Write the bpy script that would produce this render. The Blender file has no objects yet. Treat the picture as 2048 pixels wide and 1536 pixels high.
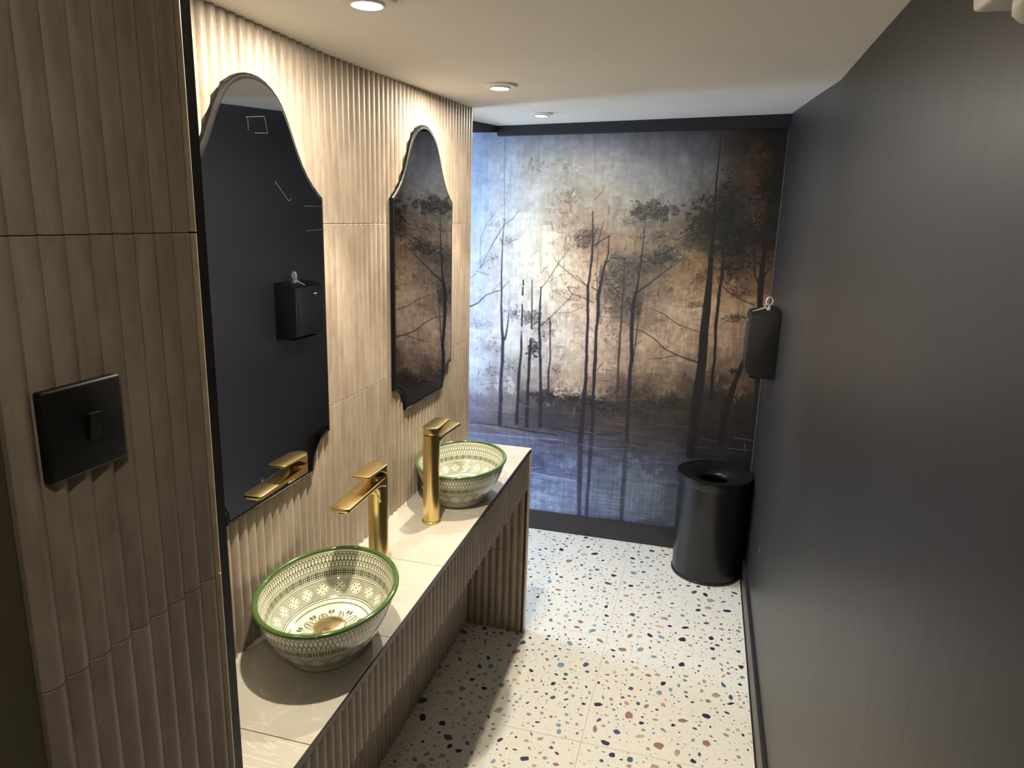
import bpy, bmesh, math, random
import numpy as np
from mathutils import Vector, Matrix
PI = math.pi
scene = bpy.context.scene
COL = scene.collection

# ---------------------------------------------------------------- camera
YAW, PITCH, ROLL = 0.26014, 0.231985, 0.02907
def cam_matrix():
    cy, sy, cp, sp = math.cos(YAW), math.sin(YAW), math.cos(PITCH), math.sin(PITCH)
    fwd = Vector((-sy*cp, cy*cp, -sp)); right = Vector((cy, sy, 0)); up = right.cross(fwd)
    c, s = math.cos(ROLL), math.sin(ROLL)
    r2 = c*right + s*up; u2 = -s*right + c*up
    m = Matrix((r2, u2, -fwd)).transposed().to_4x4()
    m.translation = (0, 0, 1.6)
    return m
cam_data = bpy.data.cameras.new('camera')
cam_data.sensor_fit = 'HORIZONTAL'; cam_data.sensor_width = 36.0
cam_data.lens = 36.0*1417.2/2048
cam_data.clip_start = 0.02
cam = bpy.data.objects.new('camera', cam_data); COL.objects.link(cam)
cam.matrix_world = cam_matrix()
scene.camera = cam

# ---------------------------------------------------------------- world, exposure
world = bpy.data.worlds.new('world'); scene.world = world; world.use_nodes = True
world.node_tree.nodes['Background'].inputs[0].default_value = (0.9, 0.85, 0.75, 1)
world.node_tree.nodes['Background'].inputs[1].default_value = 0.0
scene.view_settings.view_transform = 'Standard'
scene.view_settings.look = 'None'
scene.view_settings.gamma = 1.0
scene.view_settings.use_curve_mapping = False
scene.view_settings.exposure = 1.15
WARM = (1.0, 0.865, 0.66); NEUT = (1.0, 0.95, 0.86); DAY = (0.58, 0.75, 1.0)
P_DOWN = 28.5        # watts of each vanity downlight
P_FAR = 14.5          # watts of the downlight in front of the mural
P_FILL = 2.6         # watts of an unseen lamp added over the viewer as fill
E_WINDOW = 10.0       # frosted window in the side bay

# ---------------------------------------------------------------- helpers
def lin(c):
    return tuple(((v/255)/12.92 if v/255 <= 0.04045 else ((v/255+0.055)/1.055)**2.4) for v in c)
def tag(o, label=None, cat=None, group=None, kind=None):
    if label: o['label'] = label
    if cat: o['category'] = cat
    if group: o['group'] = group
    if kind: o['kind'] = kind
    return o
def link(o, parent=None):
    COL.objects.link(o)
    if parent: o.parent = parent
    return o
def empty(name, loc=(0,0,0), rotz=0):
    o = bpy.data.objects.new(name, None); o.empty_display_size = 0.05
    o.location = loc; o.rotation_euler = (0,0,rotz)
    return link(o)
def mesh_obj(name, verts, faces, mat, parent=None, smooth=False, loc=None):
    me = bpy.data.meshes.new(name); me.from_pydata([tuple(v) for v in verts], [], faces); me.update()
    if smooth: me.polygons.foreach_set('use_smooth', [True]*len(me.polygons))
    if mat: me.materials.append(mat)
    o = bpy.data.objects.new(name, me)
    if loc: o.location = loc
    return link(o, parent)
def bm_obj(name, bm, mat, parent=None, smooth=False, loc=None, auto=None):
    me = bpy.data.meshes.new(name); bm.to_mesh(me); bm.free()
    if smooth: me.polygons.foreach_set('use_smooth', [True]*len(me.polygons))
    if auto is not None: me.set_sharp_from_angle(angle=auto)
    if mat: me.materials.append(mat)
    o = bpy.data.objects.new(name, me)
    if loc: o.location = loc
    return link(o, parent)
def copy_of(o, parent=None, loc=None):
    c = o.copy(); COL.objects.link(c); c.parent = parent
    if loc is not None: c.location = loc
    return c
def add_box(bm, lo, hi):
    vs = [bm.verts.new((x,y,z)) for z in (lo[2],hi[2]) for y in (lo[1],hi[1]) for x in (lo[0],hi[0])]
    for f in ((0,2,3,1),(4,5,7,6),(0,1,5,4),(2,6,7,3),(0,4,6,2),(1,3,7,5)):
        bm.faces.new([vs[i] for i in f])
    return vs
def box(name, lo, hi, mat, parent=None, bevel=0.0, seg=2, smooth=None):
    bm = bmesh.new(); add_box(bm, lo, hi)
    if bevel > 0:
        bmesh.ops.bevel(bm, geom=bm.edges[:], offset=bevel, segments=seg, profile=0.5, affect='EDGES')
    return bm_obj(name, bm, mat, parent, smooth=bevel > 0, auto=math.radians(40) if bevel > 0 else None)
def add_hexa(bm, p):   # p: 8 points, bottom 4 ccw then top 4 ccw
    vs = [bm.verts.new(q) for q in p]
    for f in ((3,2,1,0),(4,5,6,7),(0,1,5,4),(1,2,6,5),(2,3,7,6),(3,0,4,7)):
        bm.faces.new([vs[i] for i in f])
def hexa(name, p, mat, parent=None):
    bm = bmesh.new(); add_hexa(bm, p); return bm_obj(name, bm, mat, parent)
def prism(name, outline, t0, t1, mat, parent=None, axis='X', bevel=0.0, seg=2, smooth=True, loc=None):
    """outline: closed 2-D list; axis X -> (t, a, b); Z -> (a, b, t); Y -> (a, t, b)"""
    bm = bmesh.new()
    def P(a, b, t): return {'X': (t,a,b), 'Z': (a,b,t), 'Y': (a,t,b)}[axis]
    A = [bm.verts.new(P(a,b,t0)) for a, b in outline]; B = [bm.verts.new(P(a,b,t1)) for a, b in outline]
    n = len(outline)
    bm.faces.new(A[::-1]); fb = bm.faces.new(B)
    for i in range(n): bm.faces.new((A[i], A[(i+1)%n], B[(i+1)%n], B[i]))
    bmesh.ops.recalc_face_normals(bm, faces=bm.faces[:])
    if bevel > 0:
        ed = [e for e in bm.edges if len(e.link_faces) == 2 and any(len(f.verts) > 4 or f is fb for f in e.link_faces)]
        bmesh.ops.bevel(bm, geom=ed, offset=bevel, segments=seg, profile=0.5, affect='EDGES')
    return bm_obj(name, bm, mat, parent, smooth=smooth, auto=math.radians(35), loc=loc)
def lathe(name, prof, mat, parent=None, seg=48, sx=1.0, sy=1.0, loc=None, auto=math.radians(50), close=False):
    """prof: list of (r, z)"""
    bm = bmesh.new(); rings = []
    for r, z in prof:
        if r < 1e-6: rings.append([bm.verts.new((0,0,z))])
        else: rings.append([bm.verts.new((r*sx*math.cos(2*PI*i/seg), r*sy*math.sin(2*PI*i/seg), z)) for i in range(seg)])
    pairs = list(zip(rings[:-1], rings[1:]))
    if close: pairs.append((rings[-1], rings[0]))
    for A, B in pairs:
        for i in range(seg):
            j = (i+1) % seg
            if len(A) == 1 and len(B) == 1: continue
            if len(A) == 1: bm.faces.new((A[0], B[j], B[i]))
            elif len(B) == 1: bm.faces.new((A[i], A[j], B[0]))
            else: bm.faces.new((A[i], A[j], B[j], B[i]))
    bmesh.ops.recalc_face_normals(bm, faces=bm.faces[:])
    return bm_obj(name, bm, mat, parent, smooth=True, auto=auto, loc=loc)
def tube(name, pts, r, mat, parent=None, seg=8, closed=False, loc=None):
    bm = bmesh.new(); rings = []; n = len(pts); pts = [Vector(p) for p in pts]
    for i, p in enumerate(pts):
        a = pts[(i-1) % n] if (closed or i > 0) else p
        b = pts[(i+1) % n] if (closed or i < n-1) else p
        t = (b-a).normalized(); u = t.cross(Vector((0.31,0.17,0.93))).normalized(); v = t.cross(u)
        rings.append([bm.verts.new(p + r*(math.cos(2*PI*k/seg)*u + math.sin(2*PI*k/seg)*v)) for k in range(seg)])
    for i in range(n if closed else n-1):
        A, B = rings[i], rings[(i+1) % n]
        for k in range(seg): bm.faces.new((A[k], A[(k+1)%seg], B[(k+1)%seg], B[k]))
    if not closed: bm.faces.new(rings[0][::-1]); bm.faces.new(rings[-1])
    bmesh.ops.recalc_face_normals(bm, faces=bm.faces[:])
    return bm_obj(name, bm, mat, parent, smooth=True, auto=math.radians(50), loc=loc)

# ---------------------------------------------------------------- shader expressions
class S:
    def __init__(s, g, sock): s.g, s.k = g, sock
    def _m(s, op, *a): return s.g.math(op, s, *a)
    def __add__(s, o): return s._m('ADD', o)
    def __radd__(s, o): return s._m('ADD', o)
    def __sub__(s, o): return s._m('SUBTRACT', o)
    def __rsub__(s, o): return s.g.math('SUBTRACT', o, s)
    def __mul__(s, o): return s._m('MULTIPLY', o)
    def __rmul__(s, o): return s._m('MULTIPLY', o)
    def __truediv__(s, o): return s._m('DIVIDE', o)
    def __lt__(s, o): return s._m('LESS_THAN', o)
    def __gt__(s, o): return s._m('GREATER_THAN', o)
    def abs(s): return s._m('ABSOLUTE')
    def frac(s): return s._m('FRACT')
    def floor(s): return s._m('FLOOR')
    def sqrt(s): return s._m('SQRT')
    def max(s, o): return s._m('MAXIMUM', o)
    def min(s, o): return s._m('MINIMUM', o)
    def pow(s, o): return s._m('POWER', o)
    def clamp(s): return s._m('MAXIMUM', 0.0)._m('MINIMUM', 1.0)
class G:
    """small wrapper round one material's node tree"""
    def __init__(s, name):
        s.mat = bpy.data.materials.new(name); s.mat.use_nodes = True
        s.nt = s.mat.node_tree; s.n = s.nt.nodes; s.bsdf = s.n['Principled BSDF']
    def put(s, sock, v):
        if isinstance(v, S): s.nt.links.new(v.k, sock)
        elif isinstance(v, bpy.types.NodeSocket): s.nt.links.new(v, sock)
        elif isinstance(v, tuple) and len(v) == 3 and sock.type == 'RGBA': sock.default_value = (*v, 1)
        else: sock.default_value = v
    def math(s, op, *a):
        nd = s.n.new('ShaderNodeMath'); nd.operation = op
        for i, v in enumerate(a): s.put(nd.inputs[i], v)
        return S(s, nd.outputs[0])
    def coord(s, kind='Object'):
        nd = s.n.new('ShaderNodeTexCoord'); return nd.outputs[kind]
    def mapping(s, vec, scale=(1,1,1), loc=(0,0,0)):
        nd = s.n.new('ShaderNodeMapping'); s.put(nd.inputs['Vector'], vec)
        nd.inputs['Scale'].default_value = scale; s.put(nd.inputs['Location'], loc)
        return nd.outputs[0]
    def rnd_offset(s, vec, k=37.0):
        oi = s.n.new('ShaderNodeObjectInfo'); v = s.n.new('ShaderNodeVectorMath'); v.operation = 'SCALE'
        v.inputs[0].default_value = (1.0, 1.7, 0.6); s.nt.links.new(S(s, oi.outputs['Random']).__mul__(k).k, v.inputs['Scale'])
        a = s.n.new('ShaderNodeVectorMath'); a.operation = 'ADD'
        s.nt.links.new(vec, a.inputs[0]); s.nt.links.new(v.outputs[0], a.inputs[1])
        return a.outputs[0], S(s, oi.outputs['Random'])
    def noise(s, vec, scale=5.0, detail=3.0, rough=0.55, dist=0.0):
        nd = s.n.new('ShaderNodeTexNoise'); s.put(nd.inputs['Vector'], vec)
        nd.inputs['Scale'].default_value = scale; nd.inputs['Detail'].default_value = detail
        nd.inputs['Roughness'].default_value = rough; nd.inputs['Distortion'].default_value = dist
        return S(s, nd.outputs['Fac'])
    def sep(s, vec):
        nd = s.n.new('ShaderNodeSeparateXYZ'); s.put(nd.inputs[0], vec)
        return [S(s, o) for o in nd.outputs]
    def ramp(s, fac, stops):
        nd = s.n.new('ShaderNodeValToRGB'); s.put(nd.inputs[0], fac); e = nd.color_ramp.elements
        while len(e) < len(stops): e.new(0.5)
        for el, (p, c) in zip(e, stops): el.position = p; el.color = (*c, 1)
        return nd.outputs[0]
    def mix(s, fac, a, b, mode='MIX'):
        nd = s.n.new('ShaderNodeMix'); nd.data_type = 'RGBA'; nd.blend_type = mode
        s.put(nd.inputs[0], fac); s.put(nd.inputs[6], a); s.put(nd.inputs[7], b)
        return nd.outputs[2]
    def bump(s, h, strength=0.2, dist=0.002):
        nd = s.n.new('ShaderNodeBump'); s.put(nd.inputs['Height'], h)
        nd.inputs['Strength'].default_value = strength; nd.inputs['Distance'].default_value = dist
        s.nt.links.new(nd.outputs[0], s.bsdf.inputs['Normal'])
    def set(s, **k):
        nm = dict(color='Base Color', rough='Roughness', metal='Metallic', spec='Specular IOR Level', coat='Coat Weight',
                  coatr='Coat Roughness', emis='Emission Color', emstr='Emission Strength', aniso='Anisotropic', sub='Subsurface Weight')
        for a, v in k.items(): s.put(s.bsdf.inputs[nm[a]], v)
        return s
def simple(name, color, rough=0.5, metal=0.0, nscale=0.0, namt=0.15, bump=0.0, stretch=(1,1,1), **k):
    g = G(name)
    if nscale:
        f = g.noise(g.mapping(g.coord(), stretch), nscale, 4.0)
        a = tuple(c*(1-namt) for c in color); b = tuple(min(1, c*(1+namt)) for c in color)
        g.set(color=g.ramp(f, [(0.3, a), (0.7, b)]))
        g.set(rough=f*0.2 + (rough-0.1))
        if bump: g.bump(f, bump)
    else: g.set(color=color, rough=rough)
    g.set(metal=metal, **k)
    return g.mat

def make_ribbed(name, dark, mid, light, rough):
    g = G(name); v, r = g.rnd_offset(g.coord())
    a = g.noise(g.mapping(v, (9, 9, 2.2)), 2.6, 5.0, 0.6, 0.6)
    b = g.noise(g.mapping(v, (14, 14, 5)), 5.0, 4.0, 0.7)
    f = (a*0.7 + b*0.3 + (r-0.5)*0.05)
    g.set(color=g.ramp(f, [(0.34, dark), (0.52, mid), (0.68, light)]), rough=b*0.25+rough)
    g.bump(b, 0.12, 0.001)
    return g.mat
M = {}
M['rib'] = make_ribbed('ribbed_tile_glaze', (0.305,0.243,0.192), (0.40,0.335,0.275), (0.485,0.416,0.352), 0.30)
M['grout'] = simple('grout', (0.60,0.52,0.42), 0.85, nscale=60)
M['core'] = simple('wall_core', (0.20,0.17,0.14), 0.9, nscale=20)
M['black_trim'] = simple('black_edge_profile', (0.012,0.011,0.010), 0.45, nscale=30)
M['tile_edge'] = simple('pale_tile_edge', (0.72,0.60,0.46), 0.35, nscale=40)
M['ceiling'] = simple('ceiling_paint', (0.86,0.84,0.79), 0.75, nscale=3, namt=0.03, bump=0.03)
def charcoal():
    g = G('charcoal_satin_paint'); c = g.coord()
    st = g.noise(g.mapping(c, (30, 30, 1.6)), 3.0, 4.0, 0.6)
    bl = g.noise(c, 2.0, 3.0)
    g.set(color=g.ramp(bl, [(0.3, (0.018,0.0165,0.016)), (0.7, (0.024,0.0215,0.020))]), rough=st*0.10+0.36, spec=0.5)
    g.bump(st, 0.035, 0.001)
    return g.mat
M['charcoal'] = charcoal()
M['dark_beam'] = simple('dark_painted_timber', (0.020,0.019,0.024), 0.6, nscale=12, bump=0.2, stretch=(1,4,4))
M['base_dark'] = simple('dark_skirting_paint', (0.030,0.028,0.034), 0.4, nscale=10)
M['olive'] = simple('olive_plain_wall', (0.10,0.085,0.05), 0.7, nscale=6)
M['lit_edge_scuff'] = simple('pale_lit_edge_scuff', (0.16,0.17,0.21), 0.5)  # pale tone painted for the lit wallpaper edge, also the wall scuff
M['counter'] = None
def counter_mat():
    g = G('cream_counter_tile'); v, r = g.rnd_offset(g.coord())
    a = g.noise(v, 5.0, 5.0, 0.6, 1.2); vein = (a-0.5).abs()
    b = g.noise(v, 60.0, 3.0)
    g.set(color=g.mix((vein < 0.006)*0.25, g.ramp(a, [(0.3, (0.43,0.415,0.365)), (0.7, (0.485,0.472,0.42))]), (0.82,0.78,0.70)), rough=b*0.15+0.30)
    return g.mat
M['counter'] = counter_mat()
M['brown_trim'] = simple('dark_bronze_profile', (0.055,0.043,0.035), 0.35, metal=0.7, nscale=20)
M['terrazzo'] = simple('terrazzo_binder', (0.76,0.755,0.70), 0.42, nscale=90, namt=0.05)
M['screed'] = simple('floor_grout', (0.62,0.60,0.56), 0.8, nscale=50)
M['mirror'] = None
def mirror_mat():
    g = G('smoked_mirror'); n = g.noise(g.coord(), 14.0, 4.0)
    g.set(color=(0.62,0.61,0.63), metal=1.0, rough=(n-0.62).clamp()*0.5+0.012)
    return g.mat
M['mirror'] = mirror_mat()
M['mirror_edge'] = simple('black_mirror_edge', (0.006,0.006,0.008), 0.45, nscale=20, spec=0.15)
M['mirror_bevel'] = simple('mirror_bevel_glass', (0.55,0.56,0.55), 0.06, metal=1.0)
def brass():
    g = G('brushed_brass'); c = g.coord()
    n = g.noise(c, 6.0, 2.0)
    g.set(color=g.ramp(n, [(0.3, (0.78,0.61,0.27)), (0.7, (0.84,0.67,0.32))]), metal=1.0, rough=n*0.06+0.22)
    return g.mat
M['brass'] = brass()
M['brass_dark'] = simple('brass_seam', (0.10,0.06,0.02), 0.5, metal=0.6)
M['brass_pale'] = simple('pale_brass_cap', (0.78,0.62,0.36), 0.22, metal=1.0, nscale=60, namt=0.06)
M['green_glaze'] = simple('green_rim_glaze', (0.046,0.100,0.022), 0.12, nscale=25, namt=0.2, coat=0.6)
M['black_satin'] = simple('black_satin_metal', (0.006,0.006,0.007), 0.33, nscale=3, coat=0.1)
M['black_plastic'] = simple('black_plastic', (0.006,0.006,0.006), 0.5, nscale=25)
M['switch_black'] = simple('switch_black', (0.006,0.006,0.007), 0.5, nscale=25)
M['bin_inside'] = simple('bin_inside_black', (0.004,0.004,0.004), 0.8)
M['steel'] = simple('bright_steel', (0.85,0.85,0.84), 0.4, metal=0.3)
M['white_plastic'] = simple('white_plastic', (0.72,0.69,0.62), 0.4, nscale=10, namt=0.04)
M['lamp_white'] = simple('lamp_trim_white', (0.78,0.77,0.74), 0.35)
M['label_white'] = simple('white_print', (0.6,0.6,0.6), 0.5)
def emit(name, col, st):
    g = G(name); g.set(color=(0.9,0.9,0.9), emis=col, emstr=st, rough=0.5); return g.mat
M['lens_warm'] = emit('lens_warm', (1.0,0.93,0.80), 9.0)
M['lens_cool'] = emit('lens_cool', (0.96,0.98,1.0), 8.0)
M['pane'] = emit('frosted_daylight_pane', DAY, E_WINDOW)

# ---------------------------------------------------------------- room dimensions (metres)
XR = 0.29; XV = -0.806; YB = 3.40; YEND = 2.42; XP = -0.544; YP = 0.675; ZC = 0.758
ROW1, ROW2 = 1.163, 1.573; PITCH_RIB = 0.0265; RIBD = 0.0072
def front_x(y): return -0.5478 - (y-0.82)*0.0150
LEFT_Z = [(-1.4,1.922),(1.0,1.922),(1.45,1.921),(1.6,1.925),(1.9,1.936),(2.43,1.954),(3.45,2.024)]
RIGHT_Z = [(-1.4,1.972),(1.0,1.972),(1.75,1.968),(2.10,1.964),(2.5,1.995),(3.45,2.062)]
def interp(t, y):
    for (a, va), (b, vb) in zip(t[:-1], t[1:]):
        if y <= b: return va + (vb-va)*max(0, (y-a)/(b-a))
    return t[-1][1]
def ceil_z(x, y):
    k = (x+0.81)/(XR+0.81); k = min(1.05, max(-0.3, k))
    a, b = interp(LEFT_Z, y), interp(RIGHT_Z, y)
    return a + (b-a)*k

# ---------------------------------------------------------------- ceiling
def build_ceiling():
    xs = [-2.6,-2.0,-1.5,-1.12,-0.95,-0.81,-0.6,-0.35,-0.1,0.1,0.29,0.40]
    ys = [-1.4,-0.8,-0.2,0.3,0.7,1.0,1.2,1.45,1.6,1.75,1.9,2.1,2.25,2.43,2.6,2.85,3.1,3.3,3.5]
    bm = bmesh.new()
    lo = [[bm.verts.new((x,y,ceil_z(x,y))) for y in ys] for x in xs]
    up = [[bm.verts.new((x,y,2.22)) for y in ys] for x in xs]
    for i in range(len(xs)-1):
        for j in range(len(ys)-1):
            bm.faces.new((lo[i][j], lo[i][j+1], lo[i+1][j+1], lo[i+1][j]))
            bm.faces.new((up[i][j], up[i+1][j], up[i+1][j+1], up[i][j+1]))
    for i in range(len(xs)-1):
        bm.faces.new((lo[i][0], lo[i+1][0], up[i+1][0], up[i][0]))
        bm.faces.new((lo[i][-1], up[i][-1], up[i+1][-1], lo[i+1][-1]))
    for j in range(len(ys)-1):
        bm.faces.new((lo[0][j], up[0][j], up[0][j+1], lo[0][j+1]))
        bm.faces.new((lo[-1][j], lo[-1][j+1], up[-1][j+1], up[-1][j]))
    o = bm_obj('ceiling', bm, M['ceiling'], smooth=True, auto=math.radians(25))
    return tag(o, 'pale plaster ceiling sagging slightly above the washbasins', kind='structure')
build_ceiling()

# ---------------------------------------------------------------- floor with terrazzo tiles
floor = box('floor', (-2.6,-1.4,-0.06), (0.40,3.5,-0.0025), M['screed'])
tag(floor, 'white terrazzo floor with blue, navy and terracotta chips', kind='structure')
JX = [-2.6,-2.05,-1.45,-0.85,-0.25,0.40]; JY = [-1.4,-0.49,0.11,0.71,1.31,1.91,2.51,3.11,3.5]
tile_cache = {}
for i in range(len(JX)-1):
    for j in range(len(JY)-1):
        w, h = round(JX[i+1]-JX[i], 3), round(JY[j+1]-JY[j], 3)
        if (w,h) not in tile_cache:
            o = box('floor_tile', (0.0007,0.0007,-0.009), (w-0.0007,h-0.0007,0.0), M['terrazzo'], floor, bevel=0.0004, seg=1)
            tile_cache[(w,h)] = o
        else: o = copy_of(tile_cache[(w,h)], floor)
        o.location = (JX[i], JY[j], 0)
CHIP_COL = [((46,46,72),16),((70,88,118),14),((120,152,172),19),((150,116,106),12),((182,152,140),9),((166,154,136),16),((192,180,160),10)]
chip_mats = [simple('terrazzo_chip_%d' % k, lin(c), 0.42, nscale=45, namt=0.18) for k, (c, w) in enumerate(CHIP_COL)]
def build_chips():
    rng = random.Random(11); weights = [w for c, w in CHIP_COL]
    cell = 0.05; grid = {}; chips = []
    def try_add(x, y, r):
        if min(abs(x-v) for v in JX) < r*0.8+0.001 or min(abs(y-v) for v in JY) < r*0.8+0.001: return False
        cx, cy = int(x//cell), int(y//cell)
        for a in (-1,0,1):
            for b in (-1,0,1):
                for (px,py,pr) in grid.get((cx+a,cy+b), ()):
                    if (px-x)**2+(py-y)**2 < (pr+r+0.0015)**2: return False
        grid.setdefault((cx,cy), []).append((x,y,r)); return True
    areas = [((-0.845,0.62),(0.275,3.39)), ((-2.4,2.46),(-0.845,3.39))]
    for (x0,y0),(x1,y1) in areas:
        A = (x1-x0)*(y1-y0)
        for n, r0, r1 in ((95,0.014,0.0235),(230,0.0090,0.014),(400,0.0050,0.0090),(850,0.0018,0.0048)):
            cnt = 0; tries = 0
            while cnt < n*A and tries < n*A*6:
                tries += 1
                r = r0+(r1-r0)*rng.random()**1.7
                x, y = rng.uniform(x0+r,x1-r), rng.uniform(y0+r,y1-r)
                if not try_add(x, y, r): continue
                cnt += 1
                k = rng.randint(5,8) if r > 0.004 else rng.randint(4,6)
                asp = rng.uniform(0.42,0.95); rot = rng.uniform(0,PI)
                pts = []
                for q in range(k):
                    a = 2*PI*(q+rng.uniform(-0.33,0.33))/k; rr = r*rng.uniform(0.66,1.0)
                    px, py = rr*math.cos(a), rr*asp*math.sin(a)
                    pts.append((px*math.cos(rot)-py*math.sin(rot), px*math.sin(rot)+py*math.cos(rot)))
                chips.append((r*r*asp, x, y, pts, rng.choices(range(len(CHIP_COL)), weights)[0]))
    chips.sort(key=lambda c: -c[0])
    T = 0.0004
    for _, x, y, pts, m in chips[:300]:
        n = len(pts)
        v = [(p[0],p[1],T) for p in pts] + [(p[0]*1.02,p[1]*1.02,-0.002) for p in pts]
        f = [tuple(range(n))] + [(i, n+i, n+(i+1)%n, (i+1)%n) for i in range(n)]
        mesh_obj('stone_chip', v, f, chip_mats[m], floor, loc=(x,y,0))
    V, F, MI = [], [], []
    for _, x, y, pts, m in chips[300:]:
        b = len(V); V += [(x+p[0],y+p[1],T) for p in pts]; F.append(tuple(range(b,b+len(pts)))); MI.append(m)
    o = mesh_obj('small_stone_chips', V, F, None, floor)
    for c in chip_mats: o.data.materials.append(c)
    o.data.polygons.foreach_set('material_index', MI)
    o['kind'] = 'stuff'
build_chips()

# ---------------------------------------------------------------- ribbed tiles
rib_cache = {}
def ribbed_mesh(n, h, pitch=PITCH_RIB, depth=RIBD):
    """n vertical ribs; local x across, y outwards, z up; back at y=-0.006"""
    key = (n, round(h,4), pitch)
    if key in rib_cache: return rib_cache[key]
    SEG = 8; gap = 0.0008; prof = []
    for i in range(n):
        for s in range(SEG):
            t = s/SEG; prof.append((i*pitch+t*pitch, depth*math.sin(PI*t)**0.9))
    prof.append((n*pitch, 0.0))
    prof = [(min(max(x, gap), n*pitch-gap), y) for x, y in prof]
    rows = [(0.0004, -0.0008), (0.0013, 0.0), (h-0.0013, 0.0), (h-0.0004, -0.0008)]
    V, F = [], []
    for z, dy in rows: V += [(x, y+dy, z) for x, y in prof]
    m = len(prof)
    for r in range(3):
        for i in range(m-1): F.append((r*m+i, r*m+i+1, (r+1)*m+i+1, (r+1)*m+i))
    b = len(V); V += [(x, -0.006, rows[0][0]) for x, y in prof]
    for i in range(m-1): F.append((b+i, b+i+1, i+1, i))
    t = len(V); V += [(x, -0.006, rows[3][0]) for x, y in prof]
    for i in range(m-1): F.append((3*m+i, 3*m+i+1, t+i+1, t+i))
    for e in (0, m-1):
        q = [b+e, e, m+e, 2*m+e, 3*m+e, t+e]; F.append(tuple(q if e == 0 else q[::-1]))
    me = bpy.data.meshes.new('wall_tile'); me.from_pydata(V, [], F); me.update()
    bm = bmesh.new(); bm.from_mesh(me); bmesh.ops.recalc_face_normals(bm, faces=bm.faces[:]); bm.to_mesh(me); bm.free()
    me.polygons.foreach_set('use_smooth', [True]*len(me.polygons)); me.set_sharp_from_angle(angle=math.radians(28))
    me.materials.append(M['rib'])
    rib_cache[key] = me
    return me
def rib_tile(parent, n, h, loc, rotz, pitch=PITCH_RIB, name='wall_tile'):
    o = bpy.data.objects.new(name, ribbed_mesh(n, h, pitch)); o.location = loc; o.rotation_euler = (0,0,rotz)
    return link(o, parent)
# rotz = -90 deg : local x -> -y world, local y -> +x world (wall facing +x)
FACE_PX = -PI/2
def rib_wall(parent, xface, y0, y1, rows, n=12, pitch=PITCH_RIB, topfn=None):
    """tiles facing +X whose groove plane is xface; laid from y1 backwards"""
    y = y1
    while y > y0 + pitch*0.5:
        k = min(n, max(1, int(round((y-y0)/pitch))))
        for z0, z1 in rows:
            zt = z1 if z1 is not None else topfn(y-k*pitch, y)
            rib_tile(parent, k, zt-z0, (xface, y, z0), FACE_PX, pitch)
        y -= k*pitch

# vanity wall
wl = box('wall_left', (-0.96,0.70,0.0), (XV-0.0135,YEND-0.003,1.955), M['grout'])
tag(wl, 'ribbed beige tiled wall behind the washbasins', kind='structure')
top = lambda a, b: ceil_z(-0.81, b)+0.004
rib_wall(wl, XV-0.0075, 0.70, YEND, [(0.343,0.753),(0.753,ROW1),(ROW1,ROW2),(ROW2,None)], topfn=top)
rib_wall(wl, XV-0.0075, 0.70, YEND, [(0.0,0.343)], topfn=top)
# near partition: ribbed panel with switch, black edge profile
wn = box('wall_near', (-0.96,-1.4,0.0), (XP-0.0155,0.678,1.965), M['grout'])
tag(wn, 'dim ribbed tile partition in the left foreground', kind='structure')
rib_wall(wn, XP-0.0075, 0.43, YP, [(0.0,0.343),(0.343,0.753),(0.753,ROW1),(ROW1,ROW2),(ROW2,1.955)], n=9, pitch=0.0267)
box('plain_panel', (XP-0.018,-1.39,0.0), (XP-0.010,0.432,1.965), M['olive'], wn)
for z0, z1 in ((0.0,0.342),(0.344,0.752),(0.754,ROW1-0.001),(ROW1+0.001,ROW2-0.001),(ROW2+0.001,1.96)):
    rnd = [(XP-0.014,0.6752),(XP-0.0005,0.6752)]+[(XP-0.0045+0.0042*math.cos(a), 0.6758+0.0042*math.sin(a)) for a in [PI/2*i/6 for i in range(7)]]+[(XP-0.014,0.680)]
    prism('tile_edge', rnd, z0, z1, M['tile_edge'], wn, 'Z')
e = box('edge_trim', (XP-0.40,0.6802,0.0), (XP-0.0052,0.6990,1.966), M['black_trim'], wn)
e['label'] = 'black edge profile of the tiled partition'

# ---------------------------------------------------------------- dark walls
wr = box('wall_right', (XR,-1.4,0.0), (XR+0.11,3.5,2.075), M['charcoal'])
tag(wr, 'satin charcoal painted wall on the right', kind='structure')
prism('scuff_mark', [(2.66,0.372),(2.672,0.385),(2.664,0.402),(2.657,0.388)], XR-0.0006, XR+0.001, M['lit_edge_scuff'], wr, 'X')
br = box('baseboard_right', (0.2765,-1.4,0.0), (XR+0.001,YB,0.098), M['base_dark'], bevel=0.003)
tag(br, 'dark skirting board along the charcoal wall', kind='structure')
bt = box('floor_seal', (0.2725,-1.4,0.0), (0.2775,YB,0.006), M['brown_trim'], br)
wrear = box('wall_rear', (-0.96,-1.5,0.0), (0.40,-1.4,2.1), M['charcoal']); tag(wrear, 'dark wall behind the viewer', kind='structure')
wb = box('wall_back', (-2.6,YB+0.0015,0.0), (0.40,YB+0.10,2.1), M['core']); tag(wb, 'end wall papered with a misty forest and lake mural', kind='structure')

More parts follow.
